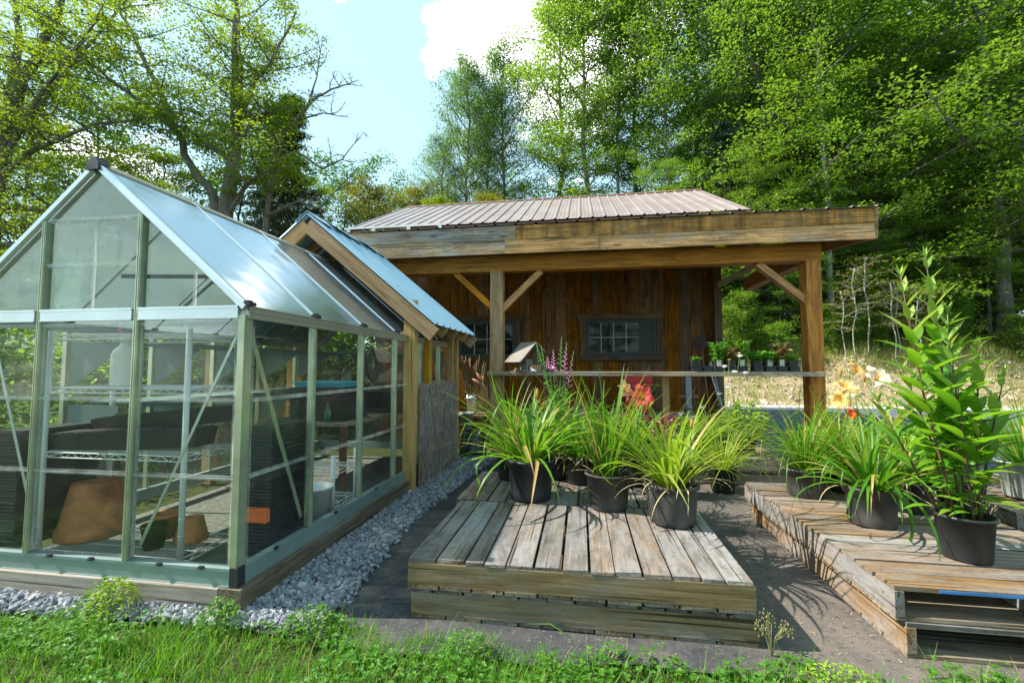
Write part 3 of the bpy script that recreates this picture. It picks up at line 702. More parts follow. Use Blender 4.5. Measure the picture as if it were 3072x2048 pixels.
# gable rafters, with an inner edge
for sgn, xe in ((1, GX1+.005), (-1, GX0-.005)):
    board('rafter', (xe, GY0-.012, ZE+.012), (GR+.012*sgn, GY0-.012, ZR), .028, .038, M['alu_pale'], G, bevel=.006)
    board('rafter', (xe, GY0+.028, ZE+.008), (GR+.02*sgn, GY0+.028, ZR-.006), .03, .025, M['alu'], G, bevel=.004)
    for y in SY: board('rafter', (xe, y, ZE+.030), (GR+.02*sgn, y, ZR+.016), .022, .014, M['alu_pale'], G, bevel=.003)
    board('rafter', (xe, GY1, ZE+.008), (GR, GY1, ZR-.006), .04, .04, M['alu'], G)
# ridge
m = MB(); m.add([(GR-.05,GY0-.03,ZR-.01),(GR,GY0-.03,ZR+.035),(GR+.05,GY0-.03,ZR-.01),(GR-.05,GY1,ZR-.01),(GR,GY1,ZR+.035),(GR+.05,GY1,ZR-.01),(GR,GY0-.03,ZR+.01),(GR,GY1,ZR+.01)], [(0,1,4,3),(1,2,5,4),(2,6,7,5),(6,0,3,7),(0,6,2,1),(3,4,5,7)])
m.box((GR+.05, GY0, ZR-.018), (GR+.056, GY1, ZR-.004)); m.box((GR-.056, GY0, ZR-.018), (GR-.05, GY1, ZR-.004)); m.build('ridge_bar', M['alu_tan'], G)
m = MB(); m.add([(GR-.045,GY0-.04,ZR-.028),(GR-.04,GY0-.04,ZR+.012),(GR-.014,GY0-.037,ZR+.05),(GR+.014,GY0-.037,ZR+.05),(GR+.04,GY0-.04,ZR+.012),(GR+.045,GY0-.04,ZR-.028),
   (GR-.045,GY0+.03,ZR-.028),(GR-.04,GY0+.03,ZR+.012),(GR-.014,GY0+.03,ZR+.062),(GR+.014,GY0+.03,ZR+.062),(GR+.04,GY0+.03,ZR+.012),(GR+.045,GY0+.03,ZR-.028)],
   [(0,1,2,3,4,5),(11,10,9,8,7,6)]+[(i,i+6,(i+1)%6+6,(i+1)%6) for i in range(6)]); m.build('ridge_cap', M['black_clip'], G)
# gutters
for s_, x in ((1, GX1), (-1, GX0)):
    m = MB()
    m.box((x-.004, GY0+.0, ZE-.048), (x+.026*s_, GY1, ZE-.036)) if s_ > 0 else m.box((x-.026, GY0, ZE-.048), (x+.004, GY1, ZE-.036))
    a, b = (x+.018, x+.026) if s_ > 0 else (x-.026, x-.018)
    m.box((a, GY0, ZE-.036), (b, GY1, ZE+.012)); m.box((a-.004, GY0, ZE+.012), (b+.004, GY1, ZE+.020)); m.box((a-.002, GY0, ZE-.018), (b+.003, GY1, ZE-.012))
    m.build('gutter', M['alu_tan'] if s_ > 0 else M['alu'], G)
    for y in [GY0+.005] + SY:
        m = MB(); c = x+.010*s_; m.box((c-.025, y-.028, ZE+.022), (c+.025, y+.028, ZE+.042)); m.box((c-.012, y-.02, ZE+.042), (c+.014, y+.015, ZE+.052)); m.build('gutter_clip', M['black_clip'], G)
# panels
def panel(name, quad, th, mat):
    q = [V(p) for p in quad]; nn = (q[1]-q[0]).cross(q[-1]-q[0]).normalized()*th
    m = MB(); k_ = len(q); vs = q + [p - nn for p in q]
    m.add(vs, [tuple(range(k_)), tuple(range(2*k_-1, k_-1, -1))] + [(i, i+k_, (i+1)%k_+k_, (i+1)%k_) for i in range(k_)])
    return m.build(name, M[mat], G)
yf = GY0 + .012
for a, b in ((GX0+.012, AX-.008), (AX+.008, BX-.008), (BX+.008, GX1-.008)):
    panel('wall_panel', [(a,yf,ZS+.006), (b,yf,ZS+.006), (b,yf,1.60), (a,yf,1.60)], .004, 'glass')
    pt = [(a,yf,1.605), (b,yf,1.605)]
    pt += [(b,yf,slope_z(b)-.015)]
    if a < GR < b: pt += [(GR, yf, ZR-.02)]
    pt += [(a,yf,slope_z(a)-.015)]
    panel('gable_panel', pt, .004, 'glass_gable')
ysides = [GY0+.035] + SY + [GY1]
for i in range(6):
    a, b = ysides[i]+.008, ysides[i+1]-.008
    x = GX1-.012; panel('wall_panel', [(x,a,ZS+.006), (x,b,ZS+.006), (x,b,1.56), (x,a,1.56)], .004, 'glass')
    x = GX0+.012; panel('wall_panel', [(x,b,ZS+.006), (x,a,ZS+.006), (x,a,1.56), (x,b,1.56)], .004, 'glass')
    panel('roof_panel', [(GX1+.012,a-.01,ZE+.024), (GX1+.012,b+.01,ZE+.024), (GR+.03,b+.01,ZR+.006), (GR+.03,a-.01,ZR+.006)], .006, 'roofpoly')
    panel('roof_panel', [(GX0-.012,b+.01,ZE+.024), (GX0-.012,a-.01,ZE+.024), (GR-.03,a-.01,ZR+.006), (GR-.03,b+.01,ZR+.006)], .006, 'roofpoly')
panel('wall_panel', [(GX1-.03,GY1-.012,ZS), (GX0+.03,GY1-.012,ZS), (GX0+.03,GY1-.012,ZE), (GR,GY1-.012,ZR-.03), (GX1-.03,GY1-.012,ZE)], .004, 'glass')
# glazing strips: clear plastic lips across the panels
def strip(a, b, z, axis):
    m = MB()
    if axis == 'x': m.box((a, GY0-.006, z-.012), (b, GY0+.006, z+.012)); m.box((a, GY0-.016, z-.004), (b, GY0-.006, z+.002))
    else: m.box((GX1-.006, a, z-.012), (GX1+.006, b, z+.012)); m.box((GX1+.006, a, z-.004), (GX1+.016, b, z+.002))
    m.build('glazing_strip', M['lip'], G)
for z in (1.118, .700):
    for a, b in ((GX0+.02, AX-.022), (AX+.022, BX-.022), (BX+.022, GX1-.05)): strip(a, b, z, 'x')
    for i in range(6): strip(ysides[i]+.018, ysides[i+1]-.018, z, 'y')
for z in (1.905, 2.178): strip(AX+.022, BX-.022, z, 'x')
for a, b in ((GX0+.02, AX-.022), (AX+.022, BX-.022), (BX+.022, GX1-.05)): strip(a, b, 1.545, 'x')
for x in (-2.83, BX+.36, AX-.36):
    m = MB(); m.box((x-.007, GY0-.006, 1.645), (x+.007, GY0+.006, 2.17 if x == -2.83 else slope_z(x)-.06)); m.build('glazing_strip', M['lip'], G)
# the upright moulded edges of the clear panels
for x in (GX0+.05, AX-.03, AX+.03, BX-.03, BX+.03, GX1-.055):
    for z0, z1 in ((ZS+.02, .682), (.718, 1.10), (1.136, 1.53)):
        m = MB(); m.box((x-.004, GY0-.006, z0), (x+.004, GY0+.011, z1)); m.build('glazing_strip', M['lip'], G)
for y in [GY0+.06] + [q+e for q in SY for e in (-.026, .026)]:
    for z0, z1 in ((ZS+.02, .682), (.718, 1.10), (1.136, 1.53)):
        m = MB(); m.box((GX1-.011, y-.004, z0), (GX1+.006, y+.004, z1)); m.build('glazing_strip', M['lip'], G)
# diagonal braces inside
board('brace', (-1.89, GY0+.05, 1.53), (-2.48, GY0+.05, .30), .018, .006, M['alu'], G, up=(0,1,0))
board('brace', (-3.62, GY0+.05, 1.53), (-3.20, GY0+.05, .30), .018, .006, M['alu'], G, up=(0,1,0))
board('brace', (-1.868, GY0+.10, 1.50), (-1.868, 2.78, .30), .03, .006, M['alu_post'], G, up=(1,0,0))
board('brace', (-1.868, 6.05, 1.50), (-1.868, 5.56, .30), .03, .006, M['alu'], G, up=(1,0,0))
for y in (2.80, 4.16):
    board('tie_bar', (GX0+.45, y, 1.98), (GX1-.42, y, 1.94), .03, .012, M['black_dusty'], G, up=(0,1,0))
    board('brace', (BX-.45, y, 1.66), (BX+.02, y, 2.02), .02, .012, M['black_dusty'], G, up=(0,1,0))
    board('brace', (BX+.12, y, 2.08), (BX-.1, y, 1.9), .018, .012, M['black_dusty'], G, up=(0,1,0))
    board('brace', (GX1-.25, y, 1.82), (GX1-.45, y, 1.62), .018, .012, M['black_dusty'], G, up=(0,1,0))
m = MB(); m.box((-2.36, 2.79, 1.90), (-2.22, 2.83, 1.96)); m.box((-2.32, 2.785, 1.84), (-2.28, 2.835, 1.90)); m.build('vent_opener', M['black_dusty'], G)
for x in (-3.45, -3.0, -2.72, -2.28, -2.02):
    m = MB(); m.box((x-.014, GY0-.026, ZS-.004), (x+.014, GY0-.012, ZS+.012)); m.box((x-.01, GY0-.034, ZS-.001), (x+.006, GY0-.026, ZS+.006)); m.build('panel_clip', M['black_clip'], G)
for y in (2.45, 3.1, 3.75):
    m = MB(); m.box((GX1+.012, y-.014, ZS-.004), (GX1+.026, y+.014, ZS+.012)); m.build('panel_clip', M['black_clip'], G)

# ------------------------------------------------------------------ things inside the greenhouse
def wire_shelf(loc, w, d, levels, h, label, posts=True, group=None):
    t = thing('wire_shelf', loc, label, 'shelf', group); x0, y0, z0 = loc
    for px_, py_ in ((x0, y0), (x0+w, y0), (x0, y0+d), (x0+w, y0+d)):
        m = MB(); m.tube([(px_, py_, z0), (px_, py_, z0+h)], .0175, 10)
        for i in range(int(h/.1)): m.tube([(px_, py_, z0+.1*i+.05), (px_, py_, z0+.1*i+.054)], .0188, 10)
        m.build('leg', M['white_metal'], t)
    for lv in levels:
        m = MB()
        for y in (y0, y0+d):
            for dz in (0, -.032): m.tube([(x0, y, lv+dz), (x0+w, y, lv+dz)], .0042, 5)
            nz = int(w/.055)
            m.tube([(x0+w*i/nz, y, lv-(.032 if i % 2 else 0)) for i in range(nz+1)], .0028, 4)
        for x in (x0, x0+w):
            for dz in (0, -.032): m.tube([(x, y0, lv+dz), (x, y0+d, lv+dz)], .0042, 5)
            nz = int(d/.055); m.tube([(x, y0+d*i/nz, lv-(.032 if i % 2 else 0)) for i in range(nz+1)], .0028, 4)
        for i in range(1, int(w/.028)): m.tube([(x0+.028*i, y0, lv+.004), (x0+.028*i, y0+d, lv+.004)], .0018, 4)
        for f in (.3, .7): m.tube([(x0, y0+d*f, lv), (x0+w, y0+d*f, lv)], .003, 4)
        m.build('shelf', M['white_metal'], t)
    return t
wire_shelf((-3.50,2.44,.018), 1.06, .42, (1.515,1.165,.745,.125), 1.525, 'tall white wire shelf unit behind the greenhouse front')
wire_shelf((-2.60,3.35,.14), .62, .36, (.20,.46), .45, 'low wire rack by the greenhouse side wall')
def jug(loc, s, label, mat, name='jug'):
    t = thing(name, loc, label, 'bottle'); m = MB()
    m.lathe([(.066*s,0),(.072*s,.012*s),(.072*s,.20*s),(.060*s,.235*s),(.030*s,.265*s),(.026*s,.29*s)], loc, 18, True, True); m.build('body', mat, t)
    m = MB(); m.lathe([(.031*s,.285*s),(.031*s,.315*s),(.012*s,.33*s)], loc, 12, True, True); m.build('cap', M['white_plastic'], t)
    m = MB(); m.tube([(loc[0], loc[1], loc[2]+.32*s), (loc[0]-.045*s, loc[1]-.01, loc[2]+.37*s)], [.012*s,.008*s], 8); m.build('spout', M['p_red'] if s > .9 else M['black_plastic'], t)
    return t
jug((-3.10,2.60,1.17), 1.05, 'white plastic spray jug on the wire shelf', M['white_plastic'])
def big_pot(loc, r0, r1, h, label, mat, name='flower_pot'):
    m = MB(); m.lathe([(r0,0),(r0*1.02,.01),(r0*1.0,.07*h/.4),(r0*.95,.075*h/.4),(r1*1.02,h-.02),(r1*.97,h),(r1*.35,h+.002),(r1*.2,h-.02)], loc, 36, True, True)
    return tag(m.build(name, mat), label, 'pot')
big_pot((-3.40,2.70,.135), .205, .135, .36, 'large upturned terracotta pot on the bottom wire shelf', M['terracotta'])
def trough(name, loc, L, wd, h, rot, label, mat, tilt=0):
    t = thing(name, loc, label, 'planter'); Mx = Matrix.Translation(loc) @ Matrix.Rotation(rot, 4, 'Z') @ Matrix.Rotation(tilt, 4, 'Y')
    m = MB(); a, b = L/2, wd/2; i = .012
    o = [(-a*.95,-b*.85,0),(a*.95,-b*.85,0),(a*.95,b*.85,0),(-a*.95,b*.85,0),(-a,-b,h),(a,-b,h),(a,b,h),(-a,b,h),(-a+i,-b+i,h),(a-i,-b+i,h),(a-i,b-i,h),(-a+i,b-i,h),(-a*.93,-b*.8,.015),(a*.93,-b*.8,.015),(a*.93,b*.8,.015),(-a*.93,b*.8,.015)]
    m.add([tuple(Mx @ V(p)) for p in o], [(0,3,2,1),(0,1,5,4),(1,2,6,5),(2,3,7,6),(3,0,4,7),(4,5,9,8),(5,6,10,9),(6,7,11,10),(7,4,8,11),(8,9,13,12),(9,10,14,13),(10,11,15,14),(11,8,12,15),(12,13,14,15)]); m.build('body', mat, t)
    m = MB(); rr = random.Random(L*100)
    for j in range(int(L/.055)):
        x = -a+.03+.055*j; m.box((x-.02, -b*.8, h-.012), (x+.02, b*.8, h+.004+rr.uniform(0,.006)), Mx)
    m.build('cell_insert', M['black_dusty'], t); return t
trough('seed_tray', (-3.0,2.62,.755), 1.02, .2, .12, .10, 'long black planter trough on the middle wire shelf', M['black_plastic'], -.04)
trough('seed_tray', (-2.95,2.78,.87), .98, .2, .11, .02, 'second black trough lying tilted on the long trough', M['black_plastic'], -.10)
m = MB(); m.box((-3.43,2.505,.805), (-3.38,2.508,.845)); tag(m.build('price_sticker', M['tagpaper']), 'small paper sticker on the black trough end', 'sticker')
def tray_stack(loc, w, d, n, label, lay=.022, name='tray_stack'):
    m = MB(); rr = random.Random(n*7+w); x, y, z = loc
    for i in range(n):
        j = rr.uniform(-.006,.006); m.box((x+j, y+j, z+i*lay), (x+w+j, y+d+j, z+i*lay+lay*.45)); m.box((x+.012+j, y+.012, z+i*lay+lay*.45), (x+w-.012+j, y+d-.012, z+(i+1)*lay-.0005))
    return tag(m.build(name, M['black_plastic']), label, 'trays')
tray_stack((-2.10,2.52,.14), .20, .42, 36, 'tall stack of black seed trays in the greenhouse corner')
tray_stack((-3.80,2.36,.14), .22, .5, 34, 'stack of black seed trays at the far left end of the greenhouse front')
tray_stack((-2.75,3.85,.80), .55, .5, 11, 'stack of black trays on the greenhouse potting table', .028)
tray_stack((-2.5,4.7,.80), .55, .5, 8, 'low pile of black trays at the back of the potting table', .028)
m = MB(); m.box((-2.10,2.47,.36),(-1.89,2.505,.43)); m.box((-2.09,2.465,.425),(-1.90,2.51,.44)); m.box((-2.09,2.466,.37),(-1.90,2.47,.38)); tag(m.build('tool_case', M['orange_plastic']), 'orange plastic tray edge low beside the stacked seed trays', 'tray')
big_pot((-2.62,2.70,.135), .10, .07, .15, 'small terracotta pot upturned under the wire shelf', M['terracotta'])
m = MB(); m.lathe([(.06,0),(.078,.14),(.084,.14),(.084,.165),(.074,.165),(.06,.02)], (-2.83,2.72,.135), 20); tag(m.build('flower_pot', M['terracotta']), 'small upright terracotta pot beside the upturned one', 'pot')
m = MB(); m.lathe([(.055,0),(.07,.13),(.075,.13),(.075,.15),(.066,.15),(.055,.02)], (-2.75,2.55,.135), 20); tag(m.build('flower_pot', M['soil']), 'small dark pot standing before the terracotta pots', 'pot')
def bench(loc, w, d, h, label):
    t = thing('potting_table', loc, label, 'table'); x, y, z = loc; m = MB()
    for i in range(int(w/.1)): m.box((x+.1*i, y, z+h-.03), (x+.1*i+.092, y+d, z+h))
    m.build('tabletop', M['shelf'], t)
    for a, b in ((x+.03,y+.03),(x+w-.08,y+.03),(x+.03,y+d-.08),(x+w-.08,y+d-.08)):
        m = MB(); m.box((a,b,z),(a+.05,b+.05,z+h-.031)); m.build('leg', M['barn_x'], t)
bench((-3.0,3.75,.014), .9, 1.9, .78, 'slatted wooden potting table inside the greenhouse')
for i, (x, y, h, c) in enumerate(((-2.32,3.82,.17,'green_glass'),(-2.25,3.95,.2,'green_glass'),(-2.2,4.12,.22,'green_glass'),(-2.35,4.05,.16,'p_throat'))):
    m = MB(); m.lathe([(.03,0),(.034,.01),(.034,h*.6),(.013,h*.8),(.013,h)], (x,y,.795), 12, True, True)
    tag(m.build('bottle', M[c]), ('short green bottle nearest the front on the potting table','middle green bottle on the potting table','tallest green bottle on the potting table','yellow bottle beside the green bottles')[i], 'bottle')
m = MB(); m.box((-2.72,3.9,1.112),(-2.25,4.3,1.15)); m.box((-2.74,3.88,1.145),(-2.23,4.32,1.16)); tag(m.build('seed_tray', M['cyan']), 'turquoise plastic tray on top of the black tray stack', 'tray')
t = thing('tub', (-2.02,3.18,.14), 'white plastic tub on its side by the greenhouse side glass', 'tub')
m = MB(); m.lathe([(.10,0),(.125,.24),(.132,.24),(.132,.255),(.12,.255),(.10,.02)], (-2.02,3.18,.14), 24); m.build('body', M['white_plastic'], t)
m = MB(); m.tube([(-2.02+.135*math.cos(a), 3.18, .36-.1*math.sin(a)) for a in np.linspace(0, math.pi, 9)], .003, 5); m.build('handle', M['steel'], t)
m = MB(); m.lathe([(.07,0),(.09,.2),(.095,.2),(.095,.215),(.085,.215),(.07,.02)], (-2.05,2.92,.14), 20); tag(m.build('flower_pot', M['white_plastic']), 'pale plastic pot below the wire rack by the side glass', 'pot')
m = MB()
for z in (0,):
    for q in range(5):
        m.tube([(-2.28+.01*q, 4.55+(.10+.008*q)*math.cos(a), 1.33+(.15+.01*q)*math.sin(a)) for a in np.linspace(0, 6.283, 25)], .005, 5)
tag(m.build('hose_coil', M['black_plastic']), 'coil of thin black tubing hanging in the greenhouse', 'hose')
for zz, lab in ((1.49, 'upper'), (1.02, 'lower')):
    t = thing('wall_shelf', (-3.82, 2.95, zz), lab+' grey green steel shelf on brackets along the far greenhouse wall', 'shelf')
    m = MB(); m.box((-3.82,2.95,zz),(-3.36,6.0,zz+.014)); m.box((-3.372,2.95,zz-.03),(-3.36,6.0,zz-.0005)); m.build('shelf_board', M['grey_green'], t)
    for y in SY:
        m = MB(); m.add([(-3.82,y,zz-.001),(-3.375,y,zz-.001),(-3.375,y,zz-.05),(-3.80,y,zz-.34),(-3.82,y,zz-.34)]+[(-3.82,y+.006,zz-.001),(-3.375,y+.006,zz-.001),(-3.375,y+.006,zz-.05),(-3.80,y+.006,zz-.34),(-3.82,y+.006,zz-.34)], [(0,1,2,3,4),(9,8,7,6,5)]+[(i,i+5,(i+1)%5+5,(i+1)%5) for i in range(5)]); m.build('bracket', M['grey_green'], t)
t = thing('wall_shelf', (-2.6, 5.75, 1.5), 'grey green steel shelf on brackets across the greenhouse back', 'shelf')
m = MB(); m.box((-3.3,5.65,1.5),(-1.9,6.05,1.514)); m.box((-3.3,5.645,1.47),(-1.9,5.657,1.5)); m.build('shelf_board', M['grey_green'], t)
for x in (-3.1,-2.5,-1.95):
    m = MB(); m.add([(x,6.05,1.499),(x,5.66,1.499),(x,5.66,1.45),(x,6.03,1.16),(x,6.05,1.16),(x+.006,6.05,1.499),(x+.006,5.66,1.499),(x+.006,5.66,1.45),(x+.006,6.03,1.16),(x+.006,6.05,1.16)], [(0,1,2,3,4),(9,8,7,6,5)]+[(i,i+5,(i+1)%5+5,(i+1)%5) for i in range(5)]); m.build('bracket', M['grey_green'], t)

# ------------------------------------------------------------------ ribbed sheet
def ribbed(name, o, ax, L, sl, W, pitch, rib, mat, root, th=.003, minor=True, phase=0.0):
    """sheet from corner o: profile runs along unit ax for L, extruded along vector sl for W"""
    o = V(o); ax = V(ax).normalized(); sl = V(sl).normalized(); nn = ax.cross(sl).normalized()
    if nn.z < 0: nn = -nn
    prof = [(0, 0)]; x = phase
    while x < L:
        for dx, h in ((-.028,0),(-.014,rib),(.014,rib),(.028,0)): prof.append((x+dx, h))
        if minor:
            for q in (.33, .66):
                for dx, h in ((-.012,0),(0,rib*.22),(.012,0)): prof.append((x+pitch*q+dx, h))
        x += pitch
    prof = [(a, h) for a, h in prof if 0 <= a <= L] + [(L, 0)]
    prof.sort(); vs = []; k_ = len(prof)
    for z in (0, -th):
        for w_ in (0, W):
            vs += [o + ax*a + sl*w_ + nn*(h+z) for a, h in prof]
    fs = []
    for i in range(k_-1):
        fs += [(i, i+1, k_+i+1, k_+i), (2*k_+i+1, 2*k_+i, 3*k_+i, 3*k_+i+1), (i+1, i, 2*k_+i, 2*k_+i+1), (k_+i, k_+i+1, 3*k_+i+1, 3*k_+i)]
    fs += [(0, k_, 3*k_, 2*k_), (k_-1, 3*k_-1, 4*k_-1, 2*k_-1)]
    m = MB(); m.add(vs, fs); return m.build(name, mat, root)

# ------------------------------------------------------------------ timber shelter with the blue roof over the back of the greenhouse
S = thing('shelter', (-2.95, 4.4, 0), 'pine shelter with blue metal gable roof over the greenhouse back', 'shelter')
RX, RZ, EX, EZ, FY, BY = -2.97, 2.965, -1.50, 1.735, 4.38, 6.14
sd = V((EX-RX, 0, EZ-RZ)); SL = sd.length; sd.normalize()
ribbed('roof_panel', (RX, FY, RZ+.02), (0,1,0), BY-FY, sd, SL+.02, .2286, .024, M['roof_blue'], S, phase=.03)
sd2 = V((-sd.x, 0, sd.z)); ribbed('roof_panel', (RX, FY, RZ+.02), (0,1,0), BY-FY, sd2, SL+.02, .2286, .024, M['roof_blue'], S, phase=.03)
for s_ in (1, -1):
    d_ = V((sd.x*s_, 0, sd.z)); n_ = V((sd.z*-1*s_, 0, sd.x)); 
    a = V((RX+.002*s_, FY+.022, RZ-.105)); b = a + d_*(SL-.005)
    board('rake_board', a, b, .038, .155, M['rake'], S)
    a = V((RX+.002*s_, BY-.04, RZ-.105)); b = a + d_*(SL-.005); board('rake_board', a, b, .038, .155, M['rake'], S)
    for y in (4.82, 5.25, 5.7):
        a = V((RX, y, RZ-.075)); board('rafter', a, a + d_*(SL-.03), .038, .12, M['rake'], S)
    # ridge flashing with loose bent tabs
m = MB()
for i in range(5):
    y = FY + i*.35; lift = (.02, .045, .03, .05, .02)[i]
    for s_ in (1, -1):
        q = [(RX, y, RZ+.058), (RX, min(y+.36, BY), RZ+.052), (RX+.15*s_, min(y+.36, BY), RZ+.052-.125+lift*.3), (RX+.15*s_, y, RZ+.052-.125+lift)]
        q2 = [(a, b, c-.004) for a, b, c in q]; m.add(q+q2, [(0,1,2,3),(7,6,5,4),(0,4,5,1),(1,5,6,2),(2,6,7,3),(3,7,4,0)])
m.build('ridge_flashing', M['roof_blue'], S)
board('post', (-1.782,4.462,0), (-1.782,4.462,2.01), .125, .085, M['pine'], S, up=(0,1,0))
board('post', (-4.14,4.462,0), (-4.14,4.462,2.01), .125, .085, M['pine'], S, up=(0,1,0))
board('post', (-1.775,4.97,1.09), (-1.775,4.97,1.78), .075, .085, M['pine'], S, up=(0,1,0))
for x in (-1.765, -4.14):
    board('post', (x,5.85,0), (x,5.85,1.80), .085, .085, M['pine'], S, up=(0,1,0))
    board('post', (x,6.07,0), (x,6.07,1.80), .09, .085, M['pine'], S, up=(0,1,0))
board('eave_board', (-1.66,4.45,1.755), (-1.66,6.1,1.755), .04, .09, M['pine'], S)
m = MB(); m.box((-1.715,4.54,.03), (-1.70,5.99,1.10)); m.build('side_panel', M['osb'], S)
m = MB(); m.box((-1.765,4.51,1.085), (-1.716,5.99,1.115)); m.build('rail', M['shelf'], S)

# ------------------------------------------------------------------ garden shed with its open front canopy
H = thing('garden_shed', (-1.0, 8.6, 0), 'brown barn board shed with mauve metal roof and timber canopy', 'shed')
WY = 8.6; WX0, WX1 = -4.2, 2.47
# front wall: vertical boards of differing widths
r = random.Random(8); m = MB(); x = WX0
while x < WX1 - .02:
    w_ = min(r.uniform(.19, .27), WX1-x); d_ = r.uniform(0, .012); m.box((x+.002, WY+d_, 0), (x+w_-.003, WY+.05, 3.98)); x += w_
m.box((WX0, WY+.051, 0), (WX1, WY+.08, 3.97)); m.build('wall', M['barn'], H)
def side_wall(x0, x1):
    m = MB(); y = WY+.06
    while y < 13.8: m.box((x0, y+.003, 0), (x1, min(y+.24, 13.8), 3.97 + (1.3*(1-abs(y-11.2)/2.6)))); y += .24
    m.build('wall', M['barn'], H)
side_wall(WX1-.05, WX1-.002); side_wall(WX0+.002, WX0+.05)
m = MB(); m.box((WX0+.05, 13.7, 0), (WX1-.05, 13.76, 3.95)); m.build('wall', M['barn'], H)
# main roof
EY, EZ2, RY, RZ2, X0, X1 = 8.08, 4.03, 11.22, 5.63, -4.63, 2.93
sv = V((0, RY-EY, RZ2-EZ2)); W_ = sv.length
ribbed('roof', (X0, EY, EZ2), (1,0,0), X1-X0, sv, W_, .2286, .02, M['roof_mauve'], H, phase=.05)
ribbed('roof', (X0, 2*RY-EY, EZ2), (1,0,0), X1-X0, V((0,-sv.y,sv.z)), W_, .2286, .02, M['roof_mauve'], H, phase=.05)
m = MB(); q = [(X0,RY-.14,RZ2-.045),(X0,RY,RZ2+.03),(X0,RY+.14,RZ2-.045)]; q += [(X1,b,c) for a,b,c in q]; q += [(a,b,c-.006) for a,b,c in q]
m.add(q, [(0,1,4,3),(1,2,5,4),(6,9,10,7),(7,10,11,8),(0,3,9,6),(2,8,11,5),(0,6,7,1),(1,7,8,2),(3,4,10,9),(4,5,11,10)]); m.build('ridge_cap', M['rusty'], H)
board('eave_fascia', (X0+.03, EY+.03, EZ2-.105), (X1-.02, EY+.03, EZ2-.105), .03, .17, M['rusty'], H)
m = MB(); m.box((X0+.02, EY+.05, EZ2-.19), (X1-.02, WY, EZ2-.17)); m.build('soffit', M['rusty'], H)
for x in (X0+.05, X1-.05):
    board('barge_board', (x, EY+.02, EZ2-.085), (x, RY, RZ2-.085), .03, .15, M['rusty'], H); board('barge_board', (x, 2*RY-EY-.02, EZ2-.085), (x, RY, RZ2-.085), .03, .15, M['rusty'], H)
t_ = MB(); t_.box((X0, EY-.05, EZ2-.01), (-2.62, EY-.01, EZ2+.022))
for x in (-4.58, -4.05, -3.33, -2.70): t_.box((x, EY-.046, EZ2-.17), (x+.07, EY-.014, EZ2-.011))
t_.build('gutter', M['white_metal'], H)
# canopy: posts, beam, fascia, braces, roof
PY = 6.395
for px_, mt in ((-1.218, 'post_grey'), (3.018, 'post')): board('post', (px_, PY, 0), (px_, PY, 2.70), .19, .19, M[mt], H, up=(0,1,0), bevel=.008)
board('beam', (-3.6, PY, 2.815), (3.125, PY, 2.815), .19, .235, M['beam'], H, bevel=.006)
for x in (3.03, -3.5): board('beam', (x, PY+.10, 2.815), (x, WY, 2.815), .17, .22, M['beam'], H)
board('rafter', (2.42, 8.48, 3.23), (3.35, 8.48, 3.23), .09, .20, M['barn_x'], H)
for i in range(9):
    x = -3.1 + i*.72; board('rafter', (x, 6.12, 3.17), (x, 8.55, 3.47), .05, .15, M['beam'], H)
FYc = 6.065
board('fascia_board', (-3.55, FYc, 3.185), (-.9, FYc, 3.185), .035, .20, M['fascia_grey'], H)
board('fascia_board', (-.897, FYc, 3.185), (3.62, FYc, 3.185), .035, .20, M['fascia_top'], H)
board('fascia_board', (-3.55, FYc, 2.985), (-1.05, FYc, 2.985), .035, .195, M['fascia_grey'], H)
board('fascia_board', (-1.047, FYc-.003, 2.985), (.25, FYc-.003, 2.985), .035, .195, M['fascia'], H)
board('fascia_board', (.253, FYc, 2.985), (3.615, FYc, 2.985), .035, .195, M['fascia'], H)
board('fascia_board', (3.64, FYc-.015, 3.085), (3.64, 8.5, 3.385), .035, .38, M['fascia'], H)
ribbed('canopy_roof', (-3.58, 6.02, 3.295), (1,0,0), 7.26, (0, 2.5, .31), 2.52, .285, .02, M['roof_mauve'], H, phase=.12)
m = MB(); m.box((-3.5, 6.10, 3.075), (3.6, 6.25, 3.085)); m.build('soffit', M['barn_x'], H)
def brace(a, b): board('brace', a, b, .085, .115, M['post'], H, up=(0,1,0))
brace((2.36, PY, 2.70), (2.96, PY, 2.17)); brace((-1.85, PY, 2.70), (-1.27, PY, 2.16)); brace((-.57, PY, 2.70), (-1.165, PY, 2.13))
board('brace', (2.45, 8.47, 2.78), (3.15, 8.47, 3.16), .10, .12, M['rake'], H, up=(0,1,0))
board('corner_post', (2.46, 8.53, 0), (2.46, 8.53, 3.4), .13, .11, M['barn_x'], H, up=(0,1,0))
# counter shelf
Z_S = 1.24
board('shelf', (-1.31, 6.21, Z_S-.028), (3.035, 6.21, Z_S-.028), .17, .058, M['shelf'], H)
board('shelf_support', (1.135, 6.35, 0), (1.135, 6.35, Z_S-.05), .09, .05, M['feeder'], H, up=(0,1,0))
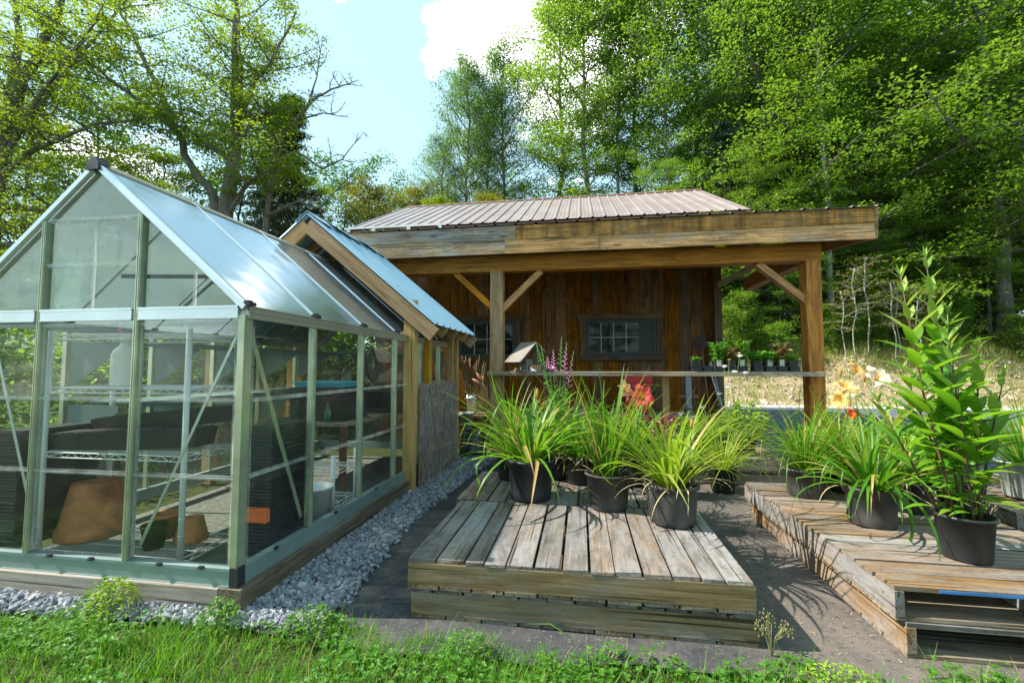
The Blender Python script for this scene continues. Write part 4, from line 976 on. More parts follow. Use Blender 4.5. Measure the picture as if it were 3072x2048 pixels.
# windows
def window(x0, x1, z0, z1, cols, louvre):
    f = MB(); fw = .055; y0 = WY-.035
    f.box((x0,y0,z0),(x1,WY+.02,z0+fw)); f.box((x0,y0,z1-fw),(x1,WY+.02,z1)); f.box((x0,y0,z0+fw),(x0+fw,WY+.02,z1-fw)); f.box((x1-fw,y0,z0+fw),(x1,WY+.02,z1-fw))
    win = f.build('window', M['window_green'], H)
    gx1 = x1-fw-(.26 if louvre else 0)
    m = MB(); m.box((x0+fw, WY-.012, z0+fw), (gx1, WY-.004, z1-fw)); m.build('pane', M['window_glass'], win)
    m = MB(); dx = (gx1-x0-fw)/cols
    for i in range(1, cols): m.box((x0+fw+dx*i-.009, WY-.022, z0+fw), (x0+fw+dx*i+.009, WY-.012, z1-fw))
    m.box((x0+fw, WY-.0235, (z0+z1)/2-.009), (gx1, WY-.013, (z0+z1)/2+.009)); m.build('muntin', M['muntin'], win)
    if louvre:
        m = MB(); m.box((gx1, y0+.006, z0+fw), (gx1+.03, WY, z1-fw)); m.build('mullion', M['window_green'], win); m = MB()
        for i in range(9):
            z = z0+fw+.01+i*(z1-z0-2*fw-.02)/9; m.box((gx1+.031, WY-.026, z), (x1-fw, WY-.012, z+.048), None)
        m.build('louvre', M['louvre'], win)
    e = .11
    board('window_trim', (x0-e-.04, WY-.022, z1+e/2+.005), (x1+e+.04, WY-.022, z1+e/2+.005), .05, e, M['barn_x'], H)
    board('window_trim', (x0-e, WY-.018, z0-e/2-.003), (x1+e, WY-.018, z0-e/2-.003), .045, e, M['barn_x'], H)
    for x in (x0-e/2-.002, x1+e/2+.002): board('window_trim', (x, WY-.016, z0), (x, WY-.016, z1), e-.006, .04, M['barn_x'], H, up=(0,1,0))
window(.085, 1.385, 1.53, 2.20, 4, True); window(-2.41, -1.28, 1.50, 2.20, 4, False)

# ------------------------------------------------------------------ things on the counter and against the shed wall
t = thing('bird_feeder', (-.80, 6.22, Z_S+.004), 'small wooden bird feeder with sloping grey roof on the counter shelf', 'bird feeder')
zf = Z_S+.004; BX0, BX1, BYa, BYb = -.93, -.53, 6.12, 6.30
m = MB(); m.box((BX0,BYa,zf),(BX1,BYb,zf+.018)); m.build('floor', M['oldwood'], t)
m = MB(); m.box((BX0+.16,BYa+.003,zf+.0185),(BX1-.022,BYa+.015,zf+.085)); m.box((BX0+.02,BYb-.015,zf+.0185),(BX1-.022,BYb-.003,zf+.05)); m.build('rail', M['feeder'], t)
for x in (BX0+.09, BX1-.02):
    m = MB(); h = .30 if x > -.7 else .17; m.box((x,BYa+.016,zf+.019),(x+.018,BYb-.016,zf+h)); m.build('side', M['oldwood'], t)
board('roof', (-1.05, 6.21, zf+.12), (-.715, 6.21, zf+.405), .30, .02, M['oldwood'], t)
board('roof', (-.70, 6.21, zf+.40), (-.52, 6.21, zf+.27), .30, .018, M['oldwood'], t)
m = MB(); m.box((BX0+.115,BYb-.03,zf+.051),(BX1-.025,BYb-.018,zf+.17)); m.build('back', M['oldwood'], t)
t.rotation_euler = (0,0,.95)
def crate_tray(x0, n, label, pots, group):
    t = thing('seedling_tray', (x0, 6.2, Z_S+.004), label, 'tray'); z = Z_S+.004; pw = .142
    m = MB(); L = n*pw+.01
    m.box((x0,6.13,z),(x0+L,6.29,z+.006))
    for i in range(n):
        a = x0+.012+pw*i; m.box((a,6.135,z+.006),(a+pw-.030,6.14,z+.062)); m.box((a,6.28,z+.006),(a+pw-.030,6.285,z+.062))
    m.box((x0-.008,6.118,z+.064),(x0+L+.008,6.136,z+.072)); m.box((x0-.008,6.285,z+.064),(x0+L+.008,6.302,z+.072)); m.box((x0-.008,6.1365,z+.064),(x0,6.2845,z+.072)); m.box((x0+L,6.1365,z+.064),(x0+L+.008,6.2845,z+.072)); m.build('tray', M['black_plastic'], t)
    for i, pt in enumerate(pots):
        if not pt: continue
        kindn, h, mat, lab, tg = pt; cx_ = x0+.064+pw*i; cy = 6.21
        q = thing('seedling_pot', (cx_, cy, z+.007), lab, 'potted plant', group); m = MB(); b, c_ = .043, .058; H_ = .135; z0 = z+.007
        def ring(s_, zz): return [(cx_-s_,cy-s_,zz),(cx_+s_,cy-s_,zz),(cx_+s_,cy+s_,zz),(cx_-s_,cy+s_,zz)]
        vs = ring(b, z0)+ring(c_, z0+H_)+ring(c_-.004, z0+H_)+ring(c_-.006, z0+H_-.02)
        m.add(vs, [(3,2,1,0)]+[(j*4+i_,j*4+(i_+1)%4,(j+1)*4+(i_+1)%4,(j+1)*4+i_) for j in range(3) for i_ in range(4)]); m.build('pot', M['black_dusty'], q)
        m = MB(); m.add(ring(c_-.006, z0+H_-.02), [(0,1,2,3)]); m.build('soil', M['soil'], q)
        rr = np.random.default_rng(i*7+int(x0*10)); nn_ = {'low':110,'fern':520,'round':150,'kale':90}[kindn]; sp = {'low':.05,'fern':.085,'round':.075,'kale':.08}[kindn]
        u = rr.random(nn_)**.5; a = rr.uniform(0,6.283,nn_); hz = rr.random(nn_)
        pos = np.stack([cx_+sp*u*np.cos(a)*(.4+.6*hz), cy+sp*u*np.sin(a)*(.4+.6*hz), z0+H_-.015+h*hz], 1)
        dr = np.stack([np.cos(a),np.sin(a),rr.uniform(-.2,.9,nn_)],1); ln = {'low':.045,'fern':.06,'round':.065,'kale':.09}[kindn]*rr.uniform(.7,1.2,nn_)
        leaf_mesh('foliage', pos, dr, np.stack([rr.normal(0,.5,nn_),rr.normal(0,.5,nn_),np.ones(nn_)],1), ln, ln*{'low':.6,'fern':.22,'round':.95,'kale':.8}[kindn], M[mat], q, .2)
        m = MB()
        for j in range(7): e = pos[rr.integers(nn_)]; m.tube([(cx_,cy,z0+H_-.02),tuple(e)],[.003,.0015],4)
        m.build('stem', M['stalk'], q)
        if tg:
            m = MB(); m.box((cx_-.03,cy-c_-.006,z0+.055),(cx_+.026,cy-c_-.0035,z0+.145)); m.build('plant_tag', M['tagpaper'], q)
crate_tray(1.43, 5, 'black plastic carry tray nearest the middle of the counter shelf', [('low',.05,'herb','small pot of low lettuce at the left end of the counter trays',0), None, ('fern',.24,'herb','tall herb pot with tag before the shed corner post',1), ('kale',.16,'kale','brown leaved pot beside the tall herb on the counter',0), ('fern',.26,'herb','bushy feathery herb pot with tag, right of the shed corner',1)], 'seedling pots in the counter trays')
crate_tray(2.19, 4, 'black plastic carry tray beside the orange corner post', [('round',.12,'herb','round leaved green seedling pot at the left of the second tray',0), ('round',.10,'herb','round leaved seedling pot with white tag',1), ('kale',.22,'kale','tall brown lettuce pot with tag in the second tray',1), ('low',.08,'herb','short seedling pot beside the orange post',0)], 'seedling pots in the counter trays')
t = thing('storage_tub', (.90, 7.65, .55), 'red plastic storage tub under the counter shelf', 'tub'); m = MB()
def fr(x, y, s, z, d_=.17): return [(x-s,y-d_,z),(x+s,y-d_,z),(x+s,y+d_,z),(x-s,y+d_,z)]
vs = fr(.90,7.65,.185,.55)+fr(.90,7.65,.215,1.05,.2)+fr(.90,7.65,.235,1.05,.22)+fr(.90,7.65,.235,1.09,.22)+fr(.90,7.65,.225,1.09,.21)+fr(.90,7.65,.225,1.17,.21)
m.add(vs, [(3,2,1,0)]+[(j*4+i_,j*4+(i_+1)%4,(j+1)*4+(i_+1)%4,(j+1)*4+i_) for j in range(5) for i_ in range(4)]+[(20,21,22,23)]); m.build('body', M['red_plastic'], t)
m = MB(); m.tube([(.78+.24*f, 7.425-.0, 1.03-.09*math.sin(f*math.pi)) for f in np.linspace(0,1,9)], .004, 5); m.build('handle', M['steel'], t)
t = thing('work_table', (.6, 7.65, 0), 'low grey plank table carrying the red tub', 'table')
for i in range(4): board('plank', (-.2, 7.42+.15*i, .525), (1.6, 7.42+.15*i, .525), .14, .04, M['shelf'], t)
for x in (-.1, 1.5):
    for y in (7.42, 7.86): board('leg', (x, y, 0), (x, y, .503), .06, .06, M['barn_x'], t, up=(0,1,0))
t = thing('hydrant', (1.74, 7.7, 0), 'grey plastic post with rounded paddle top and crossbar below the counter', 'post'); m = MB()
m.box((1.70,7.685,0),(1.78,7.715,.83)); m.tube([(1.74,7.70,.62),(1.74,7.70,.66)],.05,12)
q = [(1.74+.045*math.cos(a), 1.115+.045*math.sin(a)) for a in np.linspace(0, math.pi, 9)]; q = [(1.785,.86)]+q+[(1.695,.86),(1.705,.832),(1.775,.832)]
m.add([(a,7.685,b) for a,b in q]+[(a,7.715,b) for a,b in q], [tuple(range(len(q)-1,-1,-1)), tuple(range(len(q),2*len(q)))]+[(i,(i+1)%len(q),(i+1)%len(q)+len(q),i+len(q)) for i in range(len(q))]); m.build('post', M['grey_plastic'], t)
m = MB(); m.box((1.58,7.69,.80),(1.90,7.71,.845)); m.build('crossbar', M['handle'], t)
def tool(a, b, label, mat, head):
    t = thing(head, b, label, 'garden tool'); m = MB(); m.tube([a, b], [.014,.016], 8); m.build('handle', M[mat], t); m = MB()
    if head == 'rake':
        m.box((a[0]-.16,a[1]-.012,a[2]-.01),(a[0]+.16,a[1]+.012,a[2]+.014))
        for i in range(12): m.tube([(a[0]-.155+.028*i,a[1],a[2]),(a[0]-.155+.028*i,a[1]-.07,a[2]+.02)],[.004,.002],4)
    else:
        m.add([(a[0]+x_,a[1]-y_,a[2]+z_) for y_ in (0,.012) for x_,z_ in ((-.02,-.02),(.02,-.02),(.095,.06),(.085,.24),(0,.29),(-.085,.24),(-.095,.06))], [(0,1,2,3,4,5,6),(13,12,11,10,9,8,7)]+[(i,i+7,(i+1)%7+7,(i+1)%7) for i in range(7)])
    m.build('head', M['rust'] if head == 'shovel' else M['steel'], t)
M['rust'] = plain('rusty steel', (.07,.05,.04), .7, .3, .3, 9, .4)
tool((2.14, 8.42, 1.62), (2.24, 8.2, .0), 'brown handled shovel leaning on the shed wall by the corner', 'handle', 'shovel')
tool((2.28, 8.40, 1.20), (2.52, 8.05, .0), 'pale handled rake leaning on the shed corner post', 'white_plastic', 'rake')
tool((2.34, 8.38, 1.15), (2.44, 7.95, .0), 'second pale handle standing beside the rake', 'grey_plastic', 'hoe')
def pail(loc, r0, r1, h, label, mat, handle=True):
    t = thing('bucket', loc, label, 'bucket'); m = MB(); m.lathe([(r0,0),(r1*.97,h*.82),(r1*1.04,h*.83),(r1*1.04,h*.87),(r1,h*.88),(r1,h),(r1*.93,h),(r0*.9,.02)], loc, 24); m.build('body', M[mat], t)
    if handle:
        m = MB(); m.tube([(loc[0]+r1*1.04*math.cos(a), loc[1]-r1*.9-.02, loc[2]+h*.85-r1*.9*abs(math.sin(a))) for a in np.linspace(0,math.pi,11)], .003, 5); m.build('handle', M['steel'], t)
    return t
m = MB(); m.box((-2.2,6.98,.002),(-1.5,7.5,.50)); m.box((-2.22,6.96,.50),(-1.48,7.52,.53)); tag(m.build('crate', M['barn_x']), 'low wooden box in the shade carrying the white bucket', 'box')
pail((-1.80,7.2,.532), .07, .09, .31, 'white bucket of bamboo canes in the shade by the shelter', 'white_plastic')
m = MB(); rr = random.Random(4)
for i in range(26):
    a = rr.uniform(0,6.28); q = rr.uniform(0,.055); e = rr.uniform(.05,.24)
    m.tube([(-1.80+q*math.cos(a),7.2+q*math.sin(a),.56),(-1.80+q*math.cos(a)+e*math.cos(a),7.2+q*math.sin(a)+e*.5*math.sin(a),rr.uniform(1.15,1.5))], rr.uniform(.004,.007), 5)
tag(m.build('canes', M['cane']), 'bundle of thin brown bamboo canes standing in the white bucket', 'canes')

def pot_mesh(t, c, r1, h, style, mat):
    """nursery pot: r1 = rim radius, h = height, standing at c"""
    m = MB(); r0 = r1*.86
    if style == 'ribbed':
        wob = lambda w, z: (.012 if (math.sin(w*17) > .2 and .05 < z < h*.78) else 0)
        m.lathe([(r0*.96,0),(r0,.008),(r0*1.01,.05),(r0*1.06,h*.78),(r1*1.0,h*.80),(r1*1.0,h*.86),(r1*1.03,h*.865),(r1*1.03,h*.93),(r1*1.06,h*.94),(r1*1.06,h),(r1*.97,h),(r1*.95,h*.88)], c, 102, True, False, wob)
    elif style == 'plain':
        m.lathe([(r0*.92,0),(r0*.95,.012),(r1*.96,h*.93),(r1*1.05,h*.935),(r1*1.07,h*.96),(r1*1.06,h),(r1*.98,h),(r1*.94,h*.9)], c, 48)
    else:
        wob = lambda w, z: (-.10 if (z < .018 and math.sin(w*6) > .55) else (.01 if (z < h*.75 and math.sin(w*6) > .3) else 0))
        m.lathe([(r0*.96,0),(r0*.96,.018),(r0,.03),(r1*.96,h*.74),(r1*.965,h*.75),(r1*.985,h*.9),(r1*1.03,h*.91),(r1*1.05,h*.955),(r1*1.05,h),(r1*.975,h),(r1*.95,h*.9)], c, 60, True, False, wob)
    m.build('pot', mat, t)
    m = MB(); n = 40; rr = random.Random(int(c[0]*100)); vs = [(c[0],c[1],c[2]+h*.90)]
    for q in (.5, 1.0):
        for i in range(n): a = 6.283*i/n; vs.append((c[0]+r1*.955*q*math.cos(a), c[1]+r1*.955*q*math.sin(a), c[2]+h*.89+rr.uniform(-.008,.008)))
    m.add(vs, [(0,1+i,1+(i+1)%n) for i in range(n)]+[(1+i,1+n+i,1+n+(i+1)%n,1+(i+1)%n) for i in range(n)]); m.build('soil', M['soil'], t)

def arch(p, az, lean0, L, droop, seg=9, sway=0.0, kink=None):
    """points of an arching leaf from p; lean0 from the vertical, bends further by droop"""
    pts = [V(p)]; th = lean0
    for i in range(seg):
        f = (i+1)/seg; th2 = th + droop*f**1.5 + (kink[1] if kink and i >= kink[0] else 0); a = az + sway*f
        pts.append(pts[-1] + V((math.sin(th2)*math.cos(a), math.sin(th2)*math.sin(a), math.cos(th2)))*(L/seg))
    return pts
def strap_plant(t, c, z, n, L, wd, lean, droop, mat, seed, spread=.6, r1=.12, asym=None, zmin=None, name='foliage', bent=.12):
    rr = random.Random(seed); m = MB()
    for i in range(n):
        az = rr.uniform(0, 6.283); q = rr.random()**.7; ln = L*rr.uniform(.42, 1.14)*(1-.25*(q < .25))
        th = lean*q*rr.uniform(.7, 1.2) + .04; dr = droop*rr.uniform(.35, 1.15)*(.35+q)
        if rr.random() < bent: dr *= 1.7
        if asym: ln *= 1 + asym[0]*math.cos(az-asym[1])
        w_ = wd*rr.uniform(.65, 1.15); sg = 10
        p = (c[0]+r1*spread*q*math.cos(az)*.8, c[1]+r1*spread*q*math.sin(az)*.8, z)
        pts = arch(p, az, th, ln, dr, sg, rr.uniform(-.75,.75), (rr.randint(5,8), rr.uniform(.7,1.5)) if rr.random() < .13 else None)
        if zmin is not None:
            for P_ in pts:
                if (P_.x-c[0])**2+(P_.y-c[1])**2 < (r1+.03)**2: P_.z = max(P_.z, z-.02)
                P_.z = max(P_.z, zmin+.004)
        m.strap(pts, [w_*(.75+.25*min(1,j*.5))*(1-(j/sg)**2.6)+.0006 for j in range(sg+1)], rr.uniform(.12,.32))
    return m.build(name, mat, t)
def dead_leaves(t, c, z, n, r1, seed, mat, L=.28, zmin=.305):
    rr = random.Random(seed); m = MB()
    for i in range(n):
        az = rr.uniform(0,6.283); pts = arch((c[0]+r1*.6*math.cos(az), c[1]+r1*.6*math.sin(az), z), az, rr.uniform(.7,1.3), L*rr.uniform(.7,1.4), rr.uniform(1.0,2.2), 9, rr.uniform(-1,1))
        for P_ in pts:
            d_ = math.hypot(P_.x-c[0], P_.y-c[1])
            if d_ < r1+.012 and P_.z < z: s_ = (r1+.014)/max(d_,.01); P_.x = c[0]+(P_.x-c[0])*s_; P_.y = c[1]+(P_.y-c[1])*s_
            P_.z = max(P_.z, zmin)
        m.strap(pts, [.006*(1-(j/9)**3)+.0006 for j in range(10)], .3)
    m.build('dry_leaf', mat, t)
def flower(m, mt, p, ax, R_, c_open=1.0):
    """a lily: six petals round axis ax; m petals mesh, mt throat mesh"""
    ax = V(ax).normalized(); u = ax.orthogonal().normalized(); v_ = ax.cross(u); p = V(p)
    for i in range(6):
        a = i*math.pi/3; d_ = u*math.cos(a)+v_*math.sin(a); s_ = ax.cross(d_); wide = .58 if i % 2 == 0 else .38
        rows = []; ns = 7
        for j in range(ns+1):
            f = j/ns; rad = R_*(.06+.94*f**1.3)*c_open; hgt_ = R_*(.75*math.sin(f*1.9)*1.0 - .25*f*f*c_open)
            w_ = R_*wide*math.sin(math.pi*min(1, .08+.90*f))**.8*.62
            for s in (-1, -.4, .4, 1): rows.append(p + d_*rad + ax*(hgt_ + .08*R_*abs(s)*math.sin(f*9+i)*f - .05*R_*(1-abs(s))) + s_*(w_*s) + ax*(.06*R_*math.sin(f*14+s*4+i*2)*f))
        fs = [(j*4+q, j*4+q+1, (j+1)*4+q+1, (j+1)*4+q) for j in range(ns) for q in range(3)]
        m.add(rows, fs, True)
        e = p + ax*R_*.95 + d_*R_*.22; mt.tube([p+ax*R_*.1, p+ax*R_*.6+d_*R_*.08, e], [R_*.018]*3, 4)
    mt.lathe([(R_*.03,-R_*.35),(R_*.10,0),(R_*.17,R_*.2)], (p.x,p.y,p.z), 8)
def stalk(t, base, tip, flowers, buds=(), bend=.03, r_=.0045):
    m = MB(); b = V(base); e = V(tip); mid = (b+e)/2 + V((bend, 0, .02)); m.tube([b, b.lerp(mid,.5)+V((bend*.3,0,0)), mid, mid.lerp(e,.55), e], [r_,r_*.95,r_*.85,r_*.8,r_*.7], 6); 
    for (p, ax, R_, mat) in flowers: m.tube([e - (e-mid)*.1, V(p)-V(ax).normalized()*R_*.3], [r_*.6, r_*.5], 5)
    sk = m.build('flower_stalk', M['stalk'], t)
    for (p, ax, R_, mat) in flowers:
        a, bm = MB(), MB(); flower(a, bm, p, ax, R_); fl = a.build('flower', M[mat], t); bm.build('throat', M['p_throat'], fl)
    for (p, ax, L, mat) in buds:
        a = MB(); ax = V(ax).normalized(); p = V(p); a.tube([p, p+ax*L*.3, p+ax*L*.65, p+ax*L], [.003, L*.09+.003, L*.11+.003, .002], 8); a.tube([e, p], [.0025,.0025], 5); a.build('bud', M[mat], t)

# ------------------------------------------------------------------ pallets
def pallet(x0, x1, y0, y1, z0, along, label, mats, seed, h=.15, group=None, nboards=None, blue=False, t_=.02, gapv=.012, cat='pallet'):
    """along 'y': boards run along y and stringers along x; 'x': the reverse"""
    t = thing('wooden_pallet', ((x0+x1)/2, (y0+y1)/2, z0), label, cat, group); rr = random.Random(seed); dm, sm = mats
    a0, a1, b0, b1 = (x0, x1, y0, y1) if along == 'y' else (y0, y1, x0, x1)   # a: across boards, b: along boards
    def bx(m, a, b, c, d, e, f, j=0): 
        if along == 'y': m.box((a,c,e),(b,d,f), None, j, rr)
        else: m.box((c,a,e),(d,b,f), None, j, rr)
    sh = h - 2*t_; zt = z0+h
    m = MB(); n = nboards or int((a1-a0)/.13); ed = [a0]
    for i in range(n): ed.append(ed[-1]+rr.uniform(.8,1.2))
    sc_ = (a1-a0)/(ed[-1]-a0); ed = [a0+(q-a0)*sc_ for q in ed]
    for i in range(n):
        g = rr.uniform(.3, 1.2)*gapv; bx(m, ed[i]+g*.4, ed[i+1]-g, b0+rr.uniform(0,.012), b1-rr.uniform(0,.012), zt-t_+rr.uniform(0,.002), zt+rr.uniform(-.003,.003), .0025)
    m.build('deck', M[dm], t)
    m = MB(); nb_ = max(5, int(n*.8)); w_ = (a1-a0)/nb_
    for i in range(nb_):
        if rr.random() < .12: continue
        bx(m, a0+w_*i+.004, a0+w_*(i+1)-.006, b0+rr.uniform(.0,.01), b1-rr.uniform(.0,.01), z0+rr.uniform(.001,.003), z0+t_-.001, .0015)
    m.build('bottom_deck', M[dm.replace('deck','stringer').replace('warm','stringer')], t)
    for b in (b0+.004, (b0+b1)/2-.02, b1-.044):
        m = MB(); bx(m, a0, a1, b, b+.04, z0+t_+.0005, z0+h-t_-.0005, .0008); m.build('stringer', M[sm], t)
    if blue:
        m = MB(); bx(m, a0-.006, a0-.0035, b0+.18, b1, zt-.014, zt-.001); m.build('paint_stripe', M['blue_paint'], t)
    return t
grpL = 'stacked pallets in the middle of the yard'
pallet(-.885, .80, 2.262, 3.275, .008, 'y', 'bottom pallet of the middle front stack, nearest the lawn', ('deck_y','stringer_x'), 1, .15, grpL)
pallet(-.90, .785, 2.25, 3.275, .16, 'y', 'top pallet of the middle front stack, with long silvery boards', ('deck_y','stringer_x'), 2, .15, grpL, 13)
pallet(-.93, .78, 3.30, 4.19, .008, 'y', 'bottom pallet of the rear half of the middle stack', ('deck_y','stringer_x'), 3, .15, grpL)
pallet(-.94, .79, 3.295, 4.20, .16, 'y', 'top pallet of the rear half of the middle stack, under the daylily pots', ('deck_y','stringer_x'), 4, .15, grpL, 13)
grpR = 'stacked pallets at the right of the yard'
pallet(1.42, 2.66, 2.30, 4.12, .008, 'x', 'bottom pallet of the stack under the tall leafy plant', ('deck_x','warm_y'), 5, .15, grpR)
pallet(1.385, 2.64, 2.31, 4.18, .16, 'x', 'top pallet of the right stack, with a blue painted front edge', ('warm_x','deck_y'), 6, .15, grpR, 14, True)
pallet(2.98, 4.2, 3.45, 4.9, .008, 'x', 'lower pallet of the far right stack', ('warm_x','warm_y'), 7, .14, grpR)
pallet(2.95, 4.2, 3.62, 4.9, .15, 'x', 'upper pallet of the far right stack, with a pale blue edge', ('warm_x','warm_y'), 8, .15, grpR, None, True)
grpB = 'grey pallets before the shed counter'
pallet(-.98, .85, 5.24, 6.05, .008, 'y', 'bottom grey pallet behind the left daylily pots', ('deck_y','stringer_x'), 9, .15, grpB)
pallet(-.96, .86, 5.22, 6.05, .16, 'y', 'top grey pallet behind the left daylily pots', ('deck_y','stringer_x'), 10, .15, grpB)
pallet(.95, 2.22, 5.25, 6.06, .008, 'y', 'bottom grey pallet before the right half of the counter', ('deck_y','stringer_x'), 11, .15, grpB)
pallet(.93, 2.20, 5.23, 6.06, .16, 'y', 'top grey pallet before the right half of the counter', ('deck_y','stringer_x'), 12, .15, grpB)

# ------------------------------------------------------------------ potted plants
ZP = .313
def lily(c, r1, h, style, pmat, label, n, L, wd, lean, droop, mat, seed, asym=None, dead=0, cat='potted plant', extra=None):
    t = thing('potted_daylily', c, label, cat, 'potted daylilies'); pot_mesh(t, c, r1, h, style, M[pmat])
    strap_plant(t, c, c[2]+h*.87, n, L, wd, lean, droop, M[mat], seed, .6, r1, asym, c[2])
    if dead: dead_leaves(t, c, c[2]+h*.9, dead, r1, seed+5, M['straw'], .26, c[2]+.004)
    return t
p1 = lily((-.39,3.42,ZP), .180, .295, 'ribbed', 'black_plastic', 'wide arching daylily in the ribbed black pot, nearest the greenhouse', 84, .78, .032, 1.0, 1.45, 'lily', 1)
stalk(p1, (-.40,3.45,.58), (-.35,3.45,1.05), [], [((-.345,3.45,1.05),(.05,0,1),.09,'p_bud'),((-.30,3.45,1.0),(.4,0,1),.05,'p_bud')])
p2 = lily((.18,3.27,ZP), .158, .245, 'plain', 'black_dusty', 'upright dark green daylily in the smooth black pot, middle of three', 92, .76, .024, .30, .62, 'lily', 2, dead=9)
p3 = lily((.565,3.02,ZP), .162, .250, 'notched', 'black_dusty', 'yellow green daylily with dry leaves in the notched pot at the stack edge', 96, .72, .024, .72, 1.15, 'lily_gold', 3, dead=22)
stalk(p3, (.60,3.0,.55), (.70,3.05,.90), [], [((.70,3.05,.90),(.1,0,1),.07,'p_bud')])
p4 = lily((-.02,3.93,ZP), .15, .22, 'plain', 'black_plastic', 'daylily with drooping brown leaves behind the first two pots', 80, .70, .02, .8, 1.3, 'lily', 4, dead=40)
p5 = lily((-.62,3.98,ZP), .15, .23, 'plain', 'black_plastic', 'daylily with pale brown buds at the rear left corner of the middle stack', 120, .86, .02, .9, 1.2, 'lily', 5)
stalk(p5, (-.65,3.98,.55), (-.87,3.85,1.17), [], [((-.87,3.85,1.17),(-.5,0,.8),.10,'p_wilt'),((-.88,3.85,1.15),(-.7,.1,.4),.10,'p_wilt'),((-.86,3.85,1.17),(-.1,.1,.7),.06,'p_bud')], -.02)
p6 = lily((.42,3.95,ZP), .15, .23, 'plain', 'black_plastic', 'daylily with an open coral red flower before the red tub', 90, .60, .022, .65, .9, 'lily', 6)
stalk(p6, (.40,3.95,.55), (.47,4.0,.98), [((.485,3.9,1.04),(.15,-.9,.30),.115,'p_red')], [((.57,3.97,.95),(.5,-.3,.9),.09,'p_bud'),((.53,3.98,.97),(.3,0,1),.06,'p_wilt')])
stalk(p6, (.33,3.95,.55), (.33,3.97,1.06), [((.335,3.9,1.10),(.45,-.55,.15),.09,'p_yellowpink')], [])
# fine grass hanging from the stack edge
t = thing('potted_grass', (.80,3.72,ZP), 'fine grass drooping over the right edge of the middle stack', 'potted plant'); pot_mesh(t, (.66,3.75,ZP), .12, .18, 'plain', M['black_plastic'])
strap_plant(t, (.66,3.75,ZP), ZP+.17, 170, .62, .005, 1.0, 1.9, M['fine_grass'], 31, .6, .11, (.55, -.5), None)

pa = lily((1.71,3.82,ZP), .143, .205, 'ribbed', 'black_dusty', 'thin leaved daylily at the far left corner of the right stack', 190, .78, .0095, .85, 1.15, 'lily', 11)
pb = lily((1.81,3.19,ZP), .145, .235, 'ribbed', 'black_dusty', 'daylily with long leaves hanging over its ribbed pot on the right stack', 100, .70, .024, .95, 1.6, 'lily', 12, dead=12)
stalk(pb, (1.85,3.2,.55), (1.93,3.36,1.15), [((1.945,3.34,1.205),(.1,-.8,.6),.10,'p_peach')], [((1.90,3.36,1.2),(.0,0,1),.08,'p_bud')])
stalk(pb, (1.80,3.2,.55), (1.83,3.5,1.05), [((1.845,3.50,1.13),(.1,-.5,.8),.085,'p_orange'),((1.80,3.46,1.07),(-.6,-.7,.1),.075,'p_orange')], [((1.88,3.46,1.02),(.3,-.3,-.6),.10,'p_bud')])
pd = lily((2.25,3.55,ZP), .15, .20, 'ribbed', 'black_plastic', 'daylily in the shaded ribbed pot behind the tall leafy plant', 80, .60, .02, .8, 1.2, 'lily', 13, dead=16)
stalk(pd, (2.2,3.5,.5), (2.04,3.25,1.0), [((2.05,3.22,1.045),(.3,-.8,.5),.09,'p_peach')], [((2.0,3.3,.93),(-.2,0,1),.07,'p_bud')])
pe = lily((2.05,4.02,ZP), .15, .20, 'plain', 'black_plastic', 'daylily with a small scarlet flower at the back of the right stack', 95, .70, .022, .7, 1.0, 'lily_gold', 14)
stalk(pe, (2.0,4.0,.5), (1.985,3.75,.92), [((1.995,3.72,.945),(.0,-.9,.3),.045,'p_scarlet')], [((2.12,4.0,1.0),(.1,0,1),.08,'p_bud')])
stalk(pe, (2.08,4.0,.5), (2.18,4.05,1.22), [((2.19,4.02,1.26),(.3,-.7,.5),.08,'p_orange')], [((2.1,4.02,1.22),(0,0,1),.08,'p_bud')])

# tall lance leaved plant in the big pot
def lance_leaf(m, p, az, elev, L, wd, droop=.5):
    pts = arch(p, az, math.pi/2-elev, L, droop, 7); m.strap(pts, [wd*(.12,.62,.95,1,.86,.58,.27,.02)[j] for j in range(8)], .16)
def lance_plant(c, r1, h, stems, label, seed, style='plain', pm='black_plastic', name='tall_plant', leafL=.17):
    t = thing(name, c, label, 'potted plant'); pot_mesh(t, c, r1, h, style, M[pm]); rr = random.Random(seed)
    for (dx, dy, tx, ty, H_) in stems:
        b = V((c[0]+dx, c[1]+dy, c[2]+h*.86)); e = V((c[0]+tx, c[1]+ty, c[2]+H_)); m = MB(); lm, lt = MB(), MB()
        mid = b.lerp(e,.5) + V((rr.uniform(-.02,.02), rr.uniform(-.02,.02), 0)); m.tube([b, b.lerp(mid,.5), mid, mid.lerp(e,.5), e], [.0065,.006,.005,.004,.002], 7); az = .55+rr.uniform(-.3,.3); s = .05; tot = (e-b).length
        while s < tot:
            f = s/tot; P_ = b.lerp(mid, f*2) if f < .5 else mid.lerp(e, f*2-1)
            prof = (.55+.6*math.sin(min(1,f*1.6)*math.pi*.5)) if f < .55 else max(.22, 1.15-(f-.55)*1.9)
            for q in (0, math.pi):
                if f < .2 and rr.random() < .45: continue
                L = leafL*prof*rr.uniform(.75,1.15); lance_leaf(lt if f > .70 else lm, P_, az+q+rr.uniform(-.2,.2), (.2 if f < .25 else .58+.75*max(0,f-.35))*rr.uniform(.85,1.15), L, L*.23, .5 if f < .7 else .15)
            az += 1.57; s += .062*(1 if f < .7 else 1.25)
        for q in range(4): lance_leaf(lt, e-V((0,0,.01)), az+q*1.57, 1.1, leafL*.32, .012, .1)
        st_ = m.build('stem', M['stalk_red'] if rr.random() < .7 else M['stalk'], t)
        lm.build('foliage', M['lance'], st_); lt.build('young_foliage', M['lance_top'], st_)
    return t
